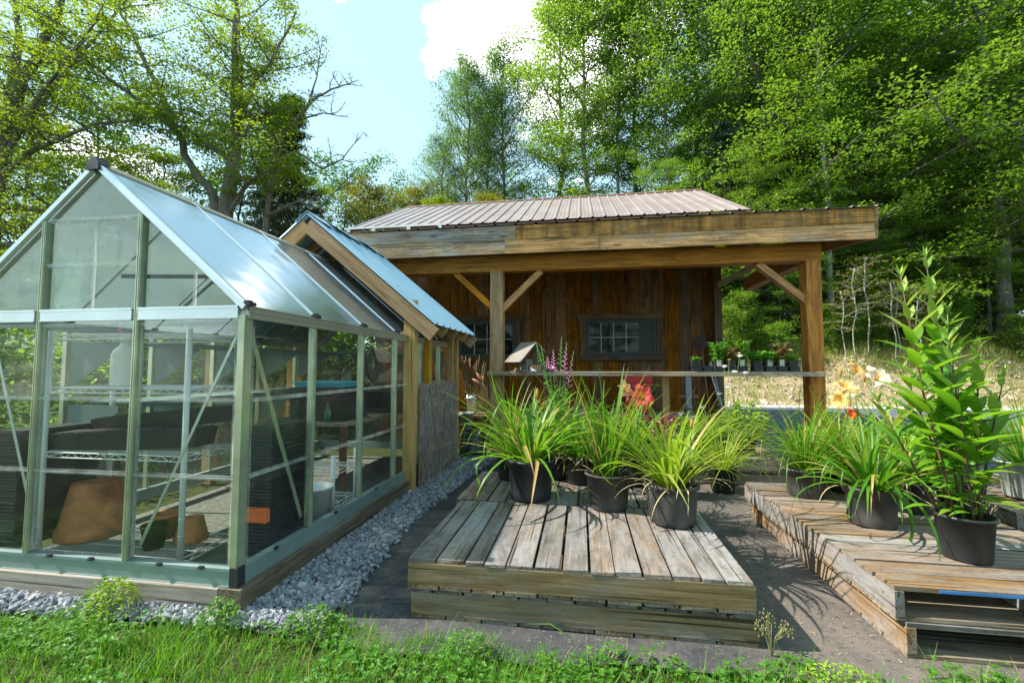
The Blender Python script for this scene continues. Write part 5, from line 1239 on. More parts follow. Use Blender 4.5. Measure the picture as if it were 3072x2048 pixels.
lance_plant((1.965,2.70,ZP), .122, .225, [(-.05,-.02,-.22,.03,1.50),(.02,.05,-.03,.12,1.62),(.07,.0,.16,.06,1.10),(.0,-.06,-.06,-.05,1.13),(-.08,.04,-.30,.14,.80),(.06,.06,.13,.16,.92),(.04,-.05,.06,-.04,.70),(.08,.02,.24,.02,.95),(-.02,.06,-.12,.20,.98),(.0,.0,.05,.10,1.30)], 'tall lance leaved plant with reddish stems in the big smooth black pot', 21, 'plain', 'black_plastic', 'tall_plant', .25)
lance_plant((2.62,3.62,ZP), .14, .2, [(-.04,0,-.08,.03,.85),(.04,.02,.02,.06,.98),(.0,-.05,.1,-.04,.80),(.05,.05,.12,.1,.7)], 'shorter lance leaved plant behind the tall one at the picture edge', 22)
lance_plant((1.78,5.55,ZP), .11, .17, [(0,0,-.03,0,.72),(.03,.02,.05,.03,.66),(-.04,.02,-.12,.03,.60),(.04,-.03,.14,-.02,.55),(-.02,-.03,-.05,-.06,.5),(0,.04,.0,.08,.62)], 'narrow leaved upright plant before the orange post, with white flowers', 23, name='leafy_plant', leafL=.11)

# white button flowers
def button_plant(c, label, seed, heads, mats, pot=True):
    t = thing('pincushion_flower', c, label, 'potted plant'); rr = random.Random(seed); pot_mesh(t, c, .10, .15, 'plain', M['black_plastic'])
    leaf_n = 150; r2 = np.random.default_rng(seed); a = r2.uniform(0,6.283,leaf_n); u = r2.random(leaf_n)
    pos = np.stack([c[0]+.05*np.cos(a)*u, c[1]+.05*np.sin(a)*u, c[2]+.13+.1*r2.random(leaf_n)],1); ln = r2.uniform(.05,.11,leaf_n)
    leaf_mesh('foliage', pos, np.stack([np.cos(a),np.sin(a),r2.uniform(.1,1.2,leaf_n)],1), np.stack([r2.normal(0,.3,leaf_n),r2.normal(0,.3,leaf_n),np.ones(leaf_n)],1), ln, ln*.2, M['herb'], t)
    for (x,y,z,R_,mt) in heads:
        m = MB(); m.tube([(c[0],c[1],c[2]+.14),((c[0]+x)/2+.03,(c[1]+y)/2,(c[2]+z)/2+.08),(x,y,z)], [.003,.0025,.002], 5); sk = m.build('flower_stalk', M['stalk'], t); m = MB()
        for i in range(46):
            az = i*2.4; q = (i/46)**.5; px_, py_, pz_ = x+R_*q*math.cos(az), y+R_*q*math.sin(az), z+R_*.55*math.sqrt(max(0,1.05-q*q)); d_ = V((math.cos(az)*q, math.sin(az)*q, .6)).normalized()*R_*.45
            s_ = V((-math.sin(az), math.cos(az), 0))*R_*.14; P_ = V((px_,py_,pz_)); m.add([P_-s_*.3, P_+d_*.6-s_, P_+d_, P_+d_*.6+s_, P_+s_*.3], [(0,1,2,3,4)])
        m.lathe([(.001,-R_*.3),(R_*.6,0),(R_*.7,R_*.3),(R_*.3,R_*.5)], (x,y,z), 10); m.build('flower', M[mt], t)
button_plant((1.62,5.62,ZP), 'plant with white pincushion flowers on thin stalks by the counter', 41, [(1.63,5.45,1.30,.03,'p_white'),(1.80,5.45,1.42,.032,'p_white'),(1.735,5.45,1.235,.034,'p_white'),(1.87,5.5,1.225,.032,'p_white'),(1.66,5.45,1.06,.03,'p_white'),(1.70,5.5,1.38,.02,'p_bud')], None)
button_plant((1.30,5.66,ZP), 'plant with grey round seed heads before the shed wall', 42, [(1.39,5.5,.82,.035,'seedhead'),(1.15,5.5,.74,.035,'seedhead'),(1.58,5.5,.98,.032,'seedhead'),(1.21,5.45,.70,.03,'seedhead'),(1.32,5.6,.7,.03,'seedhead')], None)
def grass_tuft(c, label, n, L, seed, r1=.13, h=.2, wd=.005, lean=.9, droop=1.4, mat='fine_grass'):
    t = thing('potted_grass', c, label, 'potted plant'); pot_mesh(t, c, r1, h, 'plain', M['black_plastic']); strap_plant(t, c, c[2]+h*.88, n, L, wd, lean, droop, M[mat], seed, .6, r1, None, c[2]); return t
grass_tuft((1.42,5.42,ZP), 'mound of fine arching grass on the grey pallet, right of the seed heads', 330, .46, 51)
grass_tuft((.30,5.50,ZP), 'fine green grass tuft behind the coral flower', 200, .42, 52)
grass_tuft((-.55,5.5,ZP), 'grass tuft at the left of the grey pallet behind the first pot', 200, .5, 53, mat='lily')
t = thing('crimson_plant', (.70,5.42,ZP), 'low crimson leaved plants with pale pink tips below the red tub', 'potted plant')
for j, (x, y) in enumerate(((.55,5.42),(.80,5.45),(.98,5.42))):
    pot_mesh(t, (x,y,ZP), .10, .16, 'plain', M['black_plastic'])
r2 = np.random.default_rng(6); nn_ = 520; a = r2.uniform(0,6.283,nn_); cxs = np.array([.52,.78,1.0])[r2.integers(0,3,nn_)]; u = r2.random(nn_)**.6; hz = r2.random(nn_)
pos = np.stack([cxs+.13*u*np.cos(a), 5.42+.11*u*np.sin(a), ZP+.13+.36*hz*(1-.4*u)], 1); ln = r2.uniform(.03,.065,nn_)
leaf_mesh('foliage', pos, np.stack([np.cos(a),np.sin(a),r2.uniform(-.4,.7,nn_)],1), np.stack([r2.normal(0,.5,nn_),r2.normal(0,.5,nn_),np.ones(nn_)],1), ln, ln*.7, M['heuchera'], t)
# pink spikes
def spike_plant(c, label, spikes, seed, r1=.13):
    t = thing('spike_plant', c, label, 'potted plant'); pot_mesh(t, c, r1, .2, 'plain', M['black_plastic']); rr = random.Random(seed); r2 = np.random.default_rng(seed)
    for (x, y, z, f0, mt) in spikes:
        b = V((c[0]+rr.uniform(-.05,.05), c[1]+rr.uniform(-.05,.05), c[2]+.17)); e = V((x,y,z)); m = MB(); mid = b.lerp(e,.5)+V((rr.uniform(-.02,.02),0,0)); m.tube([b,b.lerp(mid,.5),mid,mid.lerp(e,.5),e],[.0045,.004,.0035,.003,.0015],6); sk = m.build('stem', M['stalk'], t)
        nl = 34; s = r2.random(nl)*.62+.03; a = r2.uniform(0,6.283,nl); P_ = np.array([list(b.lerp(mid,q*2) if q < .5 else mid.lerp(e,q*2-1)) for q in s]); ln = r2.uniform(.05,.10,nl)*(1.1-s*.7)
        leaf_mesh('foliage', P_, np.stack([np.cos(a),np.sin(a),r2.uniform(.2,1.0,nl)],1), np.stack([r2.normal(0,.2,nl),r2.normal(0,.2,nl),np.ones(nl)],1), ln, ln*.26, M['herb'], sk)
        m = MB()
        for i in range(26):
            f = f0+(1-f0)*i/26; P2 = b.lerp(mid,f*2) if f < .5 else mid.lerp(e,f*2-1); az = i*1.6; d_ = V((math.cos(az),math.sin(az),.35)); s_ = (.026*(1.15-i/26)); 
            m.tube([P2, P2+d_*s_*.6, P2+d_*s_*1.1],[.0015,s_*.28,s_*.36],6)
        m.build('flower' if mt.startswith('p_') else 'bud', M[mt], sk)
spike_plant((-.22,4.06,ZP), 'tall flower spikes with mauve pink bells behind the first pot', [(-.36,4.0,1.50,.62,'herb'),(-.13,4.05,1.53,.72,'p_pink'),(-.07,4.1,1.45,.66,'p_pink'),(-.25,4.0,1.46,.80,'p_pink'),(-.31,4.05,1.40,.86,'p_pink'),(-.02,4.1,1.05,.7,'p_wilt'),(-.18,4.1,1.58,.75,'herb'),(-.42,4.1,1.54,.8,'herb'),(.06,4.1,1.0,.7,'p_pink'),(-.32,4.0,1.0,.6,'herb')], 61)
spike_plant((-.10,5.5,ZP), 'slim straw coloured seed stalks with white florets below the bird feeder', [(-.62,5.4,1.30,.93,'p_white'),(-.36,5.4,1.33,.93,'p_white'),(-.2,5.45,1.1,.7,'herb'),(.0,5.45,1.0,.6,'herb')], 62)
# yellow green leafy plants and wide hostas towards the road
def leafy_pot(c, label, n, ln, rad, h, mat, seed, wr=.5, r1=.12, name='leafy_plant'):
    t = thing(name, c, label, 'potted plant'); pot_mesh(t, c, r1, .18, 'plain', M['black_plastic']); r2 = np.random.default_rng(seed); u = r2.random(n)**.55; a = r2.uniform(0,6.283,n); hz = r2.random(n)
    pos = np.stack([c[0]+rad*u*np.cos(a)*.8, c[1]+rad*u*np.sin(a)*.8, c[2]+.16+h*hz*(1-.5*u)],1); L = r2.uniform(.7,1.2,n)*ln
    leaf_mesh('foliage', pos, np.stack([np.cos(a),np.sin(a),r2.uniform(-.2,.8,n)],1), np.stack([r2.normal(0,.35,n),r2.normal(0,.35,n),np.ones(n)],1), L, L*wr, M[mat], t, .16); m = MB()
    for i in range(9): e = pos[r2.integers(n)]; m.tube([(c[0],c[1],c[2]+.15),tuple(e)],[.004,.002],4)
    m.build('stem', M['stalk'], t); return t
leafy_pot((-.50,5.15-.45,.005), 'light green leafy plant between the middle stack and the grey pallet', 260, .07, .22, .62, 'lily_gold', 71, .5)
leafy_pot((.05,4.72,.005), 'bushy green plant on the fabric behind the daylilies', 300, .07, .24, .55, 'herb', 72, .45)
leafy_pot((.62,4.75,.005), 'dense narrow leaved plant behind the coral daylily', 420, .07, .24, .42, 'herb', 73, .2)
pallet(2.42, 3.7, 5.1, 5.9, .008, 'y', 'single low pallet by the road beyond the right stack', ('warm_y','warm_x'), 14, .15, grpB)
leafy_pot((2.55,5.4,.165), 'yellow green broad leaved plant before the orange post', 120, .15, .26, .34, 'lily_gold', 74, .5)
leafy_pot((2.95,5.45,.165), 'broad leaved hosta on the low pallet by the road', 120, .16, .28, .32, 'lily_gold', 75, .5)
leafy_pot((3.4,5.4,.165), 'pale leafy plant at the road end of the low pallet', 140, .13, .26, .36, 'herb', 76, .45)
t = lily((3.36,4.02,.31), .16, .27, 'plain', 'grey_plastic', 'grass like plant in the dusty grey pot on the far right stack', 170, .72, .013, .9, 1.2, 'lily', 15)
t = lily((3.75,4.45,.31), .15, .24, 'plain', 'black_plastic', 'daylily at the far end of the far right stack', 120, .72, .015, .7, 1.0, 'lily_gold', 16)
leafy_pot((3.15,4.55,.31), 'leafy pale green plant behind the dusty grey pot', 200, .10, .24, .5, 'lance_top', 77, .35)
# pots in the shade by the shelter
t = thing('stock_pot', (-1.58,6.40,.012), 'large black empty pot standing upside down on gravel by the shelter', 'pot'); m = MB(); m.lathe([(.22,0),(.22,.03),(.20,.035),(.20,.06),(.205,.065),(.19,.09),(.165,.36),(.15,.37)], (-1.58,6.40,.012), 40, True, True); m.build('pot', M['black_plastic'], t)
t = thing('stock_pot', (-1.68,6.42,.385), 'grey plastic pot standing on the black upturned pot', 'pot'); m = MB(); m.lathe([(.075,0),(.095,.22),(.105,.22),(.105,.25),(.095,.25),(.07,.02)], (-1.68,6.42,.385), 24); m.build('pot', M['grey_plastic'], t)

p7 = lily((-.20,4.75,.005), .15, .28, 'plain', 'black_plastic', 'tall bright daylily on the fabric behind the pink spikes', 110, .95, .02, .6, 1.0, 'lily', 81)
p8 = lily((.95,4.75,.005), .15, .28, 'plain', 'black_plastic', 'yellow green daylily on the fabric beside the fine grass', 90, .56, .02, .8, 1.2, 'lily_gold', 82)
p9 = lily((1.45,5.0,.005), .14, .26, 'plain', 'black_plastic', 'thin leaved daylily between the two stacks before the grey pallet', 120, .8, .011, .9, 1.3, 'lily_gold', 83)
p10 = lily((2.45,3.92,ZP), .15, .2, 'plain', 'black_plastic', 'bright leaved daylily at the right rear of the right stack', 90, .72, .022, .7, 1.0, 'lily_gold', 84)

leafy_pot((1.84,5.48,ZP), 'bright yellow green leafy plant under the white flowers by the counter', 420, .085, .24, .52, 'lance_top', 85, .3)
leafy_pot((1.15,5.35,ZP), 'light green leafy plant between the crimson plants and the fine grass', 260, .06, .18, .32, 'herb', 86, .4)

# ------------------------------------------------------------------ trees
def perp(d, rr):
    u = d.orthogonal().normalized(); v_ = d.cross(u); a = rr.uniform(0, 6.283); return u*math.cos(a)+v_*math.sin(a)
def limb(p, d, L, n, rr, wob=.12, up=.0):
    pts = [V(p)]; d = V(d).normalized()
    for i in range(n):
        d = (d + V((rr.gauss(0,wob), rr.gauss(0,wob), rr.gauss(0,wob)+up))).normalized(); pts.append(pts[-1]+d*(L/n))
    return pts
def at(pts, f):
    q = f*(len(pts)-1); i = min(int(q), len(pts)-2); return pts[i].lerp(pts[i+1], q-i), (pts[i+1]-pts[i]).normalized()
def make_tree(t, leaders, seed, barkm, leafm, prims, lfL, per, lsize, up=.45, flat=.45, sec=7, spread=.30, prof=None, twig=True, secL=.42, droop=.25, wob=.10, bare=(), lw=.62):
    """leaders: list of (points, r0, r1, f0) - limbs that carry side branches from fraction f0 on
    prims: side branches per leader; lfL: length of the longest side branch; per: leaves per twig"""
    rr = random.Random(seed); nr_ = np.random.default_rng(seed); m = MB(); C, D = [], []
    for li, (pts, r0, r1, f0) in enumerate(leaders):
        pts = [V(p) for p in pts]; k_ = len(pts); dense = []
        for i in range(k_-1):
            for q in range(3):
                P_ = pts[i].lerp(pts[i+1], q/3); dense.append(P_ + V((rr.gauss(0,r0*.22), rr.gauss(0,r0*.22), 0)) if (i or q) else P_)
        dense.append(pts[-1]); kk = len(dense); m.tube(dense, [r0+(r1-r0)*(i/(kk-1))**.8 for i in range(kk)], 9)
        n = prims if isinstance(prims, int) else prims[li]; az = rr.uniform(0,6.28)
        for i in range(n):
            g = (i+rr.random())/n; f = f0+(1-f0)*g; P_, T = at(dense, f); az += 2.399+rr.uniform(-.4,.4)
            rel = prof(g) if prof else (math.sin(math.pi*(.18+.76*g))**.8)
            L = lfL*rel*rr.uniform(.65,1.15); e_ = up*(.6+.8*g)+rr.uniform(-.15,.15)
            d_ = V((math.cos(az)*math.cos(e_), math.sin(az)*math.cos(e_), math.sin(e_))); rad = (r0+(r1-r0)*f)*.5+.008
            b = limb(P_, d_, L, 5, rr, wob, -.02+.05*up); m.tube(b, [min(rad,.010+L*.009)*(1-.85*j/5)+.003 for j in range(6)], 5)
            for s in range(sec):
                u = .10+.90*(s+rr.random())/sec; Q, T2 = at(b, u); side = T2.cross(V((0,0,1))); 
                if side.length < .1: side = V((1,0,0))
                side.normalize(); sg = 1 if s % 2 else -1; d2 = (T2*rr.uniform(.4,.9)+side*sg*rr.uniform(.5,1.0)+V((0,0,rr.uniform(-.1,.35)))).normalized(); L2 = max(.25, L*secL*(1.15-u*.65)*rr.uniform(.6,1.2))
                c_ = limb(Q, d2, L2, 3, rr, .16, .0)
                if twig: m.tube(c_, [.008+L2*.006,.006,.004,.002], 3)
                if li in bare: continue
                for x_ in range(per):
                    h_ = .15+.9*rr.random()**.8; A, T3 = at(c_, min(1,h_)); C.append(A); D.append(T3)
    trunk = m.build('trunk', M[barkm], t)
    n = len(C)
    if n:
        C = np.array([list(c) for c in C]); D = np.array([list(d) for d in D])
        C = C + nr_.normal(0,1,(n,3))*np.array([spread,spread,spread*flat]) ; nrm = np.stack([nr_.normal(0,.42,n), nr_.normal(0,.42,n), np.ones(n)],1)
        dr = D*.5 + nr_.normal(0,.6,(n,3))*np.array([1,1,.5]); dr[:,2] -= droop; L = lsize*nr_.uniform(.65,1.25,n)
        leaf_mesh('crown', C, dr, nrm, L, L*lw, M[leafm], t, .10)
    return t
def straight(H, lean, wob, rr, n=6):
    return [(lean[0]*H*i/n + (rr.gauss(0,wob) if i else 0), lean[1]*H*i/n + (rr.gauss(0,wob) if i else 0), H*i/n) for i in range(n+1)]
tall = lambda g: .35+.75*math.sin(math.pi*(.1+.82*g))
cone = lambda g: (1-g)**.8+.06
PROTO = {}
def proto(key, label, cat, H, r0, f0, prims, lfL, per, ls, barkm, leafm, seed, **kw):
    rr = random.Random(seed); t = thing('tree', (0,0,0), label, cat)
    make_tree(t, [(straight(H, kw.pop('lean',(0,0)), kw.pop('tw',.10), rr), r0, .03, f0)], seed, barkm, leafm, prims, lfL, per, ls, **kw)
    PROTO[key] = [t, False]; return t
def place(key, x, y, s, label, group, rz=None, sz=None, cat='tree', name=None):
    t, used = PROTO[key]; z = float(hgt(x, y)); rot = rz if rz is not None else (x*1.7+y*2.3) % 6.28; sc3 = (s, s, sz or s)
    if used: o = dup(t, (x,y,z), rot, sc3, label, group)
    else: o = t; o.location = (x,y,z); o.rotation_euler = (0,0,rot); o.scale = sc3; PROTO[key][1] = True; o['label'] = label; o['group'] = group
    o['category'] = cat
    return o
proto('tallA', '', 'tree', 19, .20, .30, 48, 3.0, 46, .125, 'bark_grey', 'leaf_bright', 101, prof=tall, up=.55, sec=11, spread=.22, flat=.55)
proto('tallB', '', 'tree', 18, .17, .38, 46, 2.9, 46, .125, 'bark_grey', 'leaf_ash', 102, prof=tall, up=.7, sec=11, spread=.21, flat=.7, droop=.6, lw=.45)
proto('slim', '', 'tree', 17, .13, .45, 34, 2.4, 44, .125, 'bark_pale', 'leaf_bright', 103, prof=tall, up=.6, sec=10, spread=.21, flat=.6)
proto('beech', '', 'tree', 17, .20, .12, 58, 4.4, 56, .125, 'bark_grey', 'leaf_mid', 104, up=.12, sec=12, spread=.22, flat=.20, droop=.12, prof=lambda g: .55+.55*math.sin(math.pi*(.2+.7*g)))
proto('beechB', '', 'tree', 15, .18, .06, 54, 4.2, 62, .115, 'bark_grey', 'leaf_bright', 105, up=.15, sec=12, spread=.22, flat=.22, droop=.12, prof=lambda g: .6+.45*math.sin(math.pi*(.2+.7*g)))
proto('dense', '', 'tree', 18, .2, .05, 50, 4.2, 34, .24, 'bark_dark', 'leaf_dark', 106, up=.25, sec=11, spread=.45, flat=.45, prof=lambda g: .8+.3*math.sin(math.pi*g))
proto('olive', '', 'tree', 11, .16, .18, 38, 3.0, 46, .125, 'bark_grey', 'leaf_olive', 107, up=.5, sec=11, spread=.24, flat=.5)
proto('round', '', 'tree', 12, .18, .12, 44, 3.4, 48, .115, 'bark_grey', 'leaf_left', 108, up=.35, sec=11, spread=.22, flat=.35)
proto('spruce', '', 'tree', 14, .18, .06, 90, 3.0, 40, .17, 'bark_dark', 'needle', 109, up=-.12, sec=9, spread=.10, flat=.5, prof=cone, droop=.5, secL=.34, lw=.28)
proto('shrub', '', 'shrub', 2.6, .03, .05, 24, 1.0, 34, .10, 'bark_grey', 'leaf_bright', 110, up=.5, sec=6, spread=.16, flat=.5, tw=.05)
proto('shrubB', '', 'shrub', 2.2, .03, .05, 22, 1.1, 34, .11, 'bark_grey', 'leaf_mid', 111, up=.3, sec=6, spread=.18, flat=.35, tw=.05)
proto('sapling', '', 'sapling', 4.2, .024, .42, 14, 1.0, 7, .10, 'bark_pale', 'leaf_olive', 112, up=.35, sec=5, spread=.14, flat=.25, tw=.06)

gF = 'tall trees along the forest edge behind the shed'
place('tallB', -7.1, 27.0, 1.07, 'twin topped blue green tree standing alone at the left of the forest edge', gF, 0.4)
place('tallB', -5.0, 27.8, 1.13, 'right hand neighbour of the lone twin topped tree', gF, 2.0)
place('tallB', -6.2, 29.0, 1.0, 'blue green crown between the twin tops and behind them', gF, 5.2)
place('tallB', -8.9, 27.5, .82, 'shorter blue green tree left of the twin topped tree', gF, 3.1)
place('round', -8.3, 24.8, .85, 'low olive green round tree below the twin topped tree', gF)
place('olive', -5.2, 23.8, .88, 'golden green low tree just above the middle of the shed roof', gF)
place('tallA', .4, 26, 1.25, 'bright tall tree with bare lower trunk behind the shed roof middle', gF, 1.0)
place('tallA', -1.2, 27.2, 1.25, 'bright tree left of the bare trunked one, its crown higher than its neighbour', gF, 3.3)
place('round', -2.4, 24.0, .70, 'low leafy tree above the ridge right of the golden green one', gF, 4.0)
place('round', 1.6, 24.2, .62, 'small leafy tree above the ridge between two bare trunks', gF, 5.0)
place('beechB', 4.2, 23.5, .62, 'bright low layered tree above the right part of the ridge', gF, 0.5)
place('slim', 2.3, 27, 1.30, 'slender grey trunked tree right of the bright tall tree', gF)
place('tallB', 3.5, 28, 1.2, 'pale willowy tree crown behind the slender trees', gF, .3)
place('slim', 4.8, 25, 1.35, 'slender straight tree with pale thin trunk above the roof end', gF, 1.8)
place('tallA', 6.6, 26.0, 1.25, 'bright leaved tree right of the pale thin trunk', gF, 2.6)
place('tallB', 8.4, 24.2, 1.25, 'leaning grey trunked tree at the right end of the shed roof', gF, 4.0)
place('beechB', 9.4, 24.0, 1.3, 'wide bright green tree above the right end of the canopy', gF, 1.0)
place('slim', 10.9, 21.6, 1.22, 'grey trunked tree seen under the canopy end, right of the orange post', gF, .5)
place('beech', 12.3, 24.0, 1.3, 'layered green tree over the canopy corner', gF, 2.2)
place('beechB', 15.0, 23.4, 1.4, 'layered bright tree in the middle of the right hand wood', gF, 3.7)
place('beech', 17.6, 21.7, 1.5, 'thick pale trunked tree at the right of the wood', gF, 5.0)
place('beech', 20.4, 22.8, 1.35, 'layered tree at the right edge of the wood', gF, .9)
place('beechB', 23.2, 24.0, 1.35, 'bright layered tree outermost on the right', gF, 2.9)
place('shrubB', 5.6, 21.6, 1.9, 'dark bushy shrub behind the shed corner, left of the post', gF, cat='shrub')
place('beechB', 7.8, 21.5, .55, 'low layered tree between shed corner and orange post', gF, 1.1)
place('spruce', 7.0, 22.6, .8, 'dark conifer in the gap between shed wall and orange post', gF)
place('spruce', 9.0, 22.6, .72, 'second dark conifer beside the orange post', gF)
rr = random.Random(77); i = 0
for x, y, q, lab in ((10.2,21.0,.46,'small layered tree beside the grey trunk'),(12.6,20.8,.5,'small layered tree behind the pale saplings'),(14.6,21.2,.55,'small layered tree behind the tall potted plant'),(16.4,20.6,.5,'small layered tree left of the thick trunk'),(19.2,21.2,.55,'small layered tree right of the thick trunk'),(21.6,21.4,.6,'small layered tree at the right edge of the wood'),(8.4,20.2,.42,'small bright tree just left of the orange post')):
    place(('beech','beechB')[int(x*10) % 2], x*1.06, y+1.3, q, lab, 'understorey trees at the top of the bank', x)
gB = 'shaded trees deep in the wood behind the front rows'
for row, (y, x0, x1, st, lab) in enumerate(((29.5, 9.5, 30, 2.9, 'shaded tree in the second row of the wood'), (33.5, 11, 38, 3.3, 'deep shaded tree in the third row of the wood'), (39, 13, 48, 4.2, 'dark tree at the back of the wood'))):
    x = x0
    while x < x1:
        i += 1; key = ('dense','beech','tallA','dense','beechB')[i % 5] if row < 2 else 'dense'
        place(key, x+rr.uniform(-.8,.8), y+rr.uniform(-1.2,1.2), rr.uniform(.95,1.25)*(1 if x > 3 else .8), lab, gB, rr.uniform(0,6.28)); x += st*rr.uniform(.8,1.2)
gC = 'trees across the opening behind the greenhouse and shed'
place('olive', -12.6, 25, 1.02, 'yellow olive tree under the open sky, left of the shed ridge', gC)
place('olive', -10.2, 27, 1.05, 'taller yellow green tree under the open sky beside the olive one', gC)
place('round', -8.4, 25, .78, 'low green tree at the left end of the shed ridge', gC)
place('round', -6.4, 22.5, .62, 'small bright bush like tree behind the shed roof left end', gC)
place('round', -15.2, 22, .9, 'green tree behind the blue roof', gC)
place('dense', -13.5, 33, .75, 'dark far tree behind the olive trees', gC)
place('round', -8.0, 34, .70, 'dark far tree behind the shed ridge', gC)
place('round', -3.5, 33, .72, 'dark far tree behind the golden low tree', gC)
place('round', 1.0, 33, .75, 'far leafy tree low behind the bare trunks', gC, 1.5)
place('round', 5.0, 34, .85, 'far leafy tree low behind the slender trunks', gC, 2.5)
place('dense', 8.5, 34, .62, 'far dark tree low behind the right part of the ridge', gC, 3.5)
gL = 'trees behind the greenhouse'
place('spruce', -12.2, 16.6, .92, 'dark spruce behind the greenhouse roof, right of the maple', gL)
place('spruce', -14.2, 18.6, .98, 'dark spruce directly behind the maple trunk', gL)
place('round', -10.2, 14.6, .42, 'bright low leafy tree above the blue roof ridge', gL, 1.0)
place('round', -17.2, 15.5, .72, 'mid green tree left of the leaning maple limb', gL, 2.0)
place('round', -20.5, 18.5, .95, 'green tree farther left behind the greenhouse ridge', gL, .2)
place('round', -22.5, 14.5, .95, 'broad green tree at the left behind the greenhouse', gL, 1.2)
place('dense', -19.0, 22, .75, 'dark tree behind the leftmost trees', gL)
place('dense', -25.0, 19, .85, 'dark tree far to the left behind the greenhouse', gL)
place('dense', -15.5, 27, .75, 'dark tree between the spruces and the olive trees', gL)
place('dense', -29.5, 16, .8, 'dark tree outermost on the left', gL)
place('shrubB', -12.5, 13.6, 1.3, 'shrub behind the greenhouse ridge', gL, cat='shrub')
place('shrubB', -15.8, 13.2, 1.5, 'shrub left of the maple foot', gL, cat='shrub')
place('shrubB', -9.2, 15.8, 1.3, 'shrub beside the shed gable end', gL, cat='shrub')

# the maple with its leaning limb and the dead branches, and the tree at the left edge
t = thing('tree', (-11.7,13,0), 'two stemmed maple behind the greenhouse with a limb leaning left and dead branches', 'tree')
md = [([(-11.75,13,0),(-11.78,13,3),(-11.75,13,6.4),(-11.58,13,7.8),(-11.57,13,9.4)], .29, .19, .72),
      ([(-11.57,13,9.4),(-11.6,13.2,11.0),(-12.0,13.5,12.4),(-12.5,14,14.6)], .15, .04, .05),
      ([(-11.57,13,9.4),(-11.4,12.7,11.4),(-11.2,12.4,13.0),(-10.8,12.0,15.0)], .14, .04, .05),
      ([(-11.57,13,9.3),(-10.98,13.2,11.2),(-10.6,13.4,11.9),(-10.0,13.8,14.0)], .11, .03, .1),
      ([(-11.95,13.05,0),(-12.0,13,5.6),(-12.35,13,7.2),(-13.0,12.9,8.0),(-13.8,12.9,9.6),(-14.5,12.9,11.0),(-15.7,12.9,13),(-17,13,15)], .20, .05, .55),
      ([(-13.7,12.9,9.4),(-14.9,12.5,10.4),(-16.3,12.2,11.5),(-17.8,12,12.6)], .10, .02, .2),
      ([(-11.7,13,6.4),(-10.9,12.6,7.0),(-9.9,12.2,7.4),(-9.0,12,7.3)], .10, .02, .3),
      ([(-11.6,13,8.2),(-12.6,12.4,9.0),(-13.6,12,9.5)], .09, .02, .25),
      ([(-11.5,13,8.6),(-10.6,12.6,9.3),(-9.8,12.4,9.6)], .09, .02, .3)]
make_tree(t, md, 201, 'bark_grey', 'leaf_left', [10,18,18,14,20,11,14,12,14], 2.0, 28, .098, up=.35, flat=.3, sec=8, spread=.2)
t = thing('tree', (-10.2,13.6,0), 'dead grey branches reaching right into the open sky beside the maple', 'dead branches')
dead = [([(-10.9,13.6,0),(-10.8,13.6,5),(-10.6,13.6,9.0),(-9.6,13.5,9.8),(-9.0,13.5,10.5),(-8.4,13.5,10.75),(-7.4,13.5,11.0)], .13, .012, .66),
        ([(-9.3,13.5,10.1),(-8.9,13.4,11.0),(-8.8,13.4,11.7),(-8.6,13.3,12.6)], .04, .006, .1),
        ([(-9.6,13.5,9.8),(-8.6,13.4,9.9),(-7.8,13.4,9.7)], .04, .006, .2),
        ([(-10.6,13.6,8.4),(-9.6,13.5,8.7),(-8.6,13.5,8.0),(-7.9,13.5,8.3),(-7.1,13.4,9.1)], .07, .008, .3),
        ([(-10.8,13.6,6.5),(-9.4,13.4,6.9),(-8.6,13.4,6.6),(-7.2,13.3,7.9)], .07, .008, .3)]
make_tree(t, dead, 202, 'bark_grey', 'leaf_left', [10,7,6,8,8], .8, 0, .1, sec=5, up=.4, bare=(0,1,2,3,4), wob=.22, secL=.6)
t = thing('tree', (-17.9,11,0), 'grey trunked maple at the left edge spreading branches over the greenhouse', 'tree')
le = [([(-18.4,11,0),(-18.3,11,4),(-18.1,11,7.8),(-17.9,11,9.4),(-17.4,11.2,11.2),(-16.7,11.4,13.6)], .34, .10, .5),
      ([(-18.1,11,8.2),(-18.2,11.3,11),(-18.5,11.5,14.5)], .2, .06, .2),
      ([(-18.2,11,7.2),(-16.8,11,8.1),(-14.6,11,8.7),(-12.8,11,8.7)], .11, .02, .15),
      ([(-18.1,11,7.6),(-16.4,10.6,9.2),(-14.9,10.4,10.4),(-13.6,10.3,11.5)], .10, .02, .15),
      ([(-18.0,11,8.2),(-16.6,11.4,10.6),(-15.2,11.7,12.6),(-14.2,11.9,14.2)], .10, .02, .15),
      ([(-18.2,11,6.4),(-16.8,11.2,6.2),(-15.2,11.5,6.9),(-14.0,11.6,7.2)], .10, .02, .15),
      ([(-18.3,11,5.2),(-17.0,11,5.0),(-15.4,11,5.6),(-14.4,11,5.9)], .09, .02, .15)]
make_tree(t, le, 203, 'bark_grey', 'leaf_left', [26,20,20,20,20,20,18], 2.2, 25, .095, up=.22, flat=.22, sec=8, spread=.2)
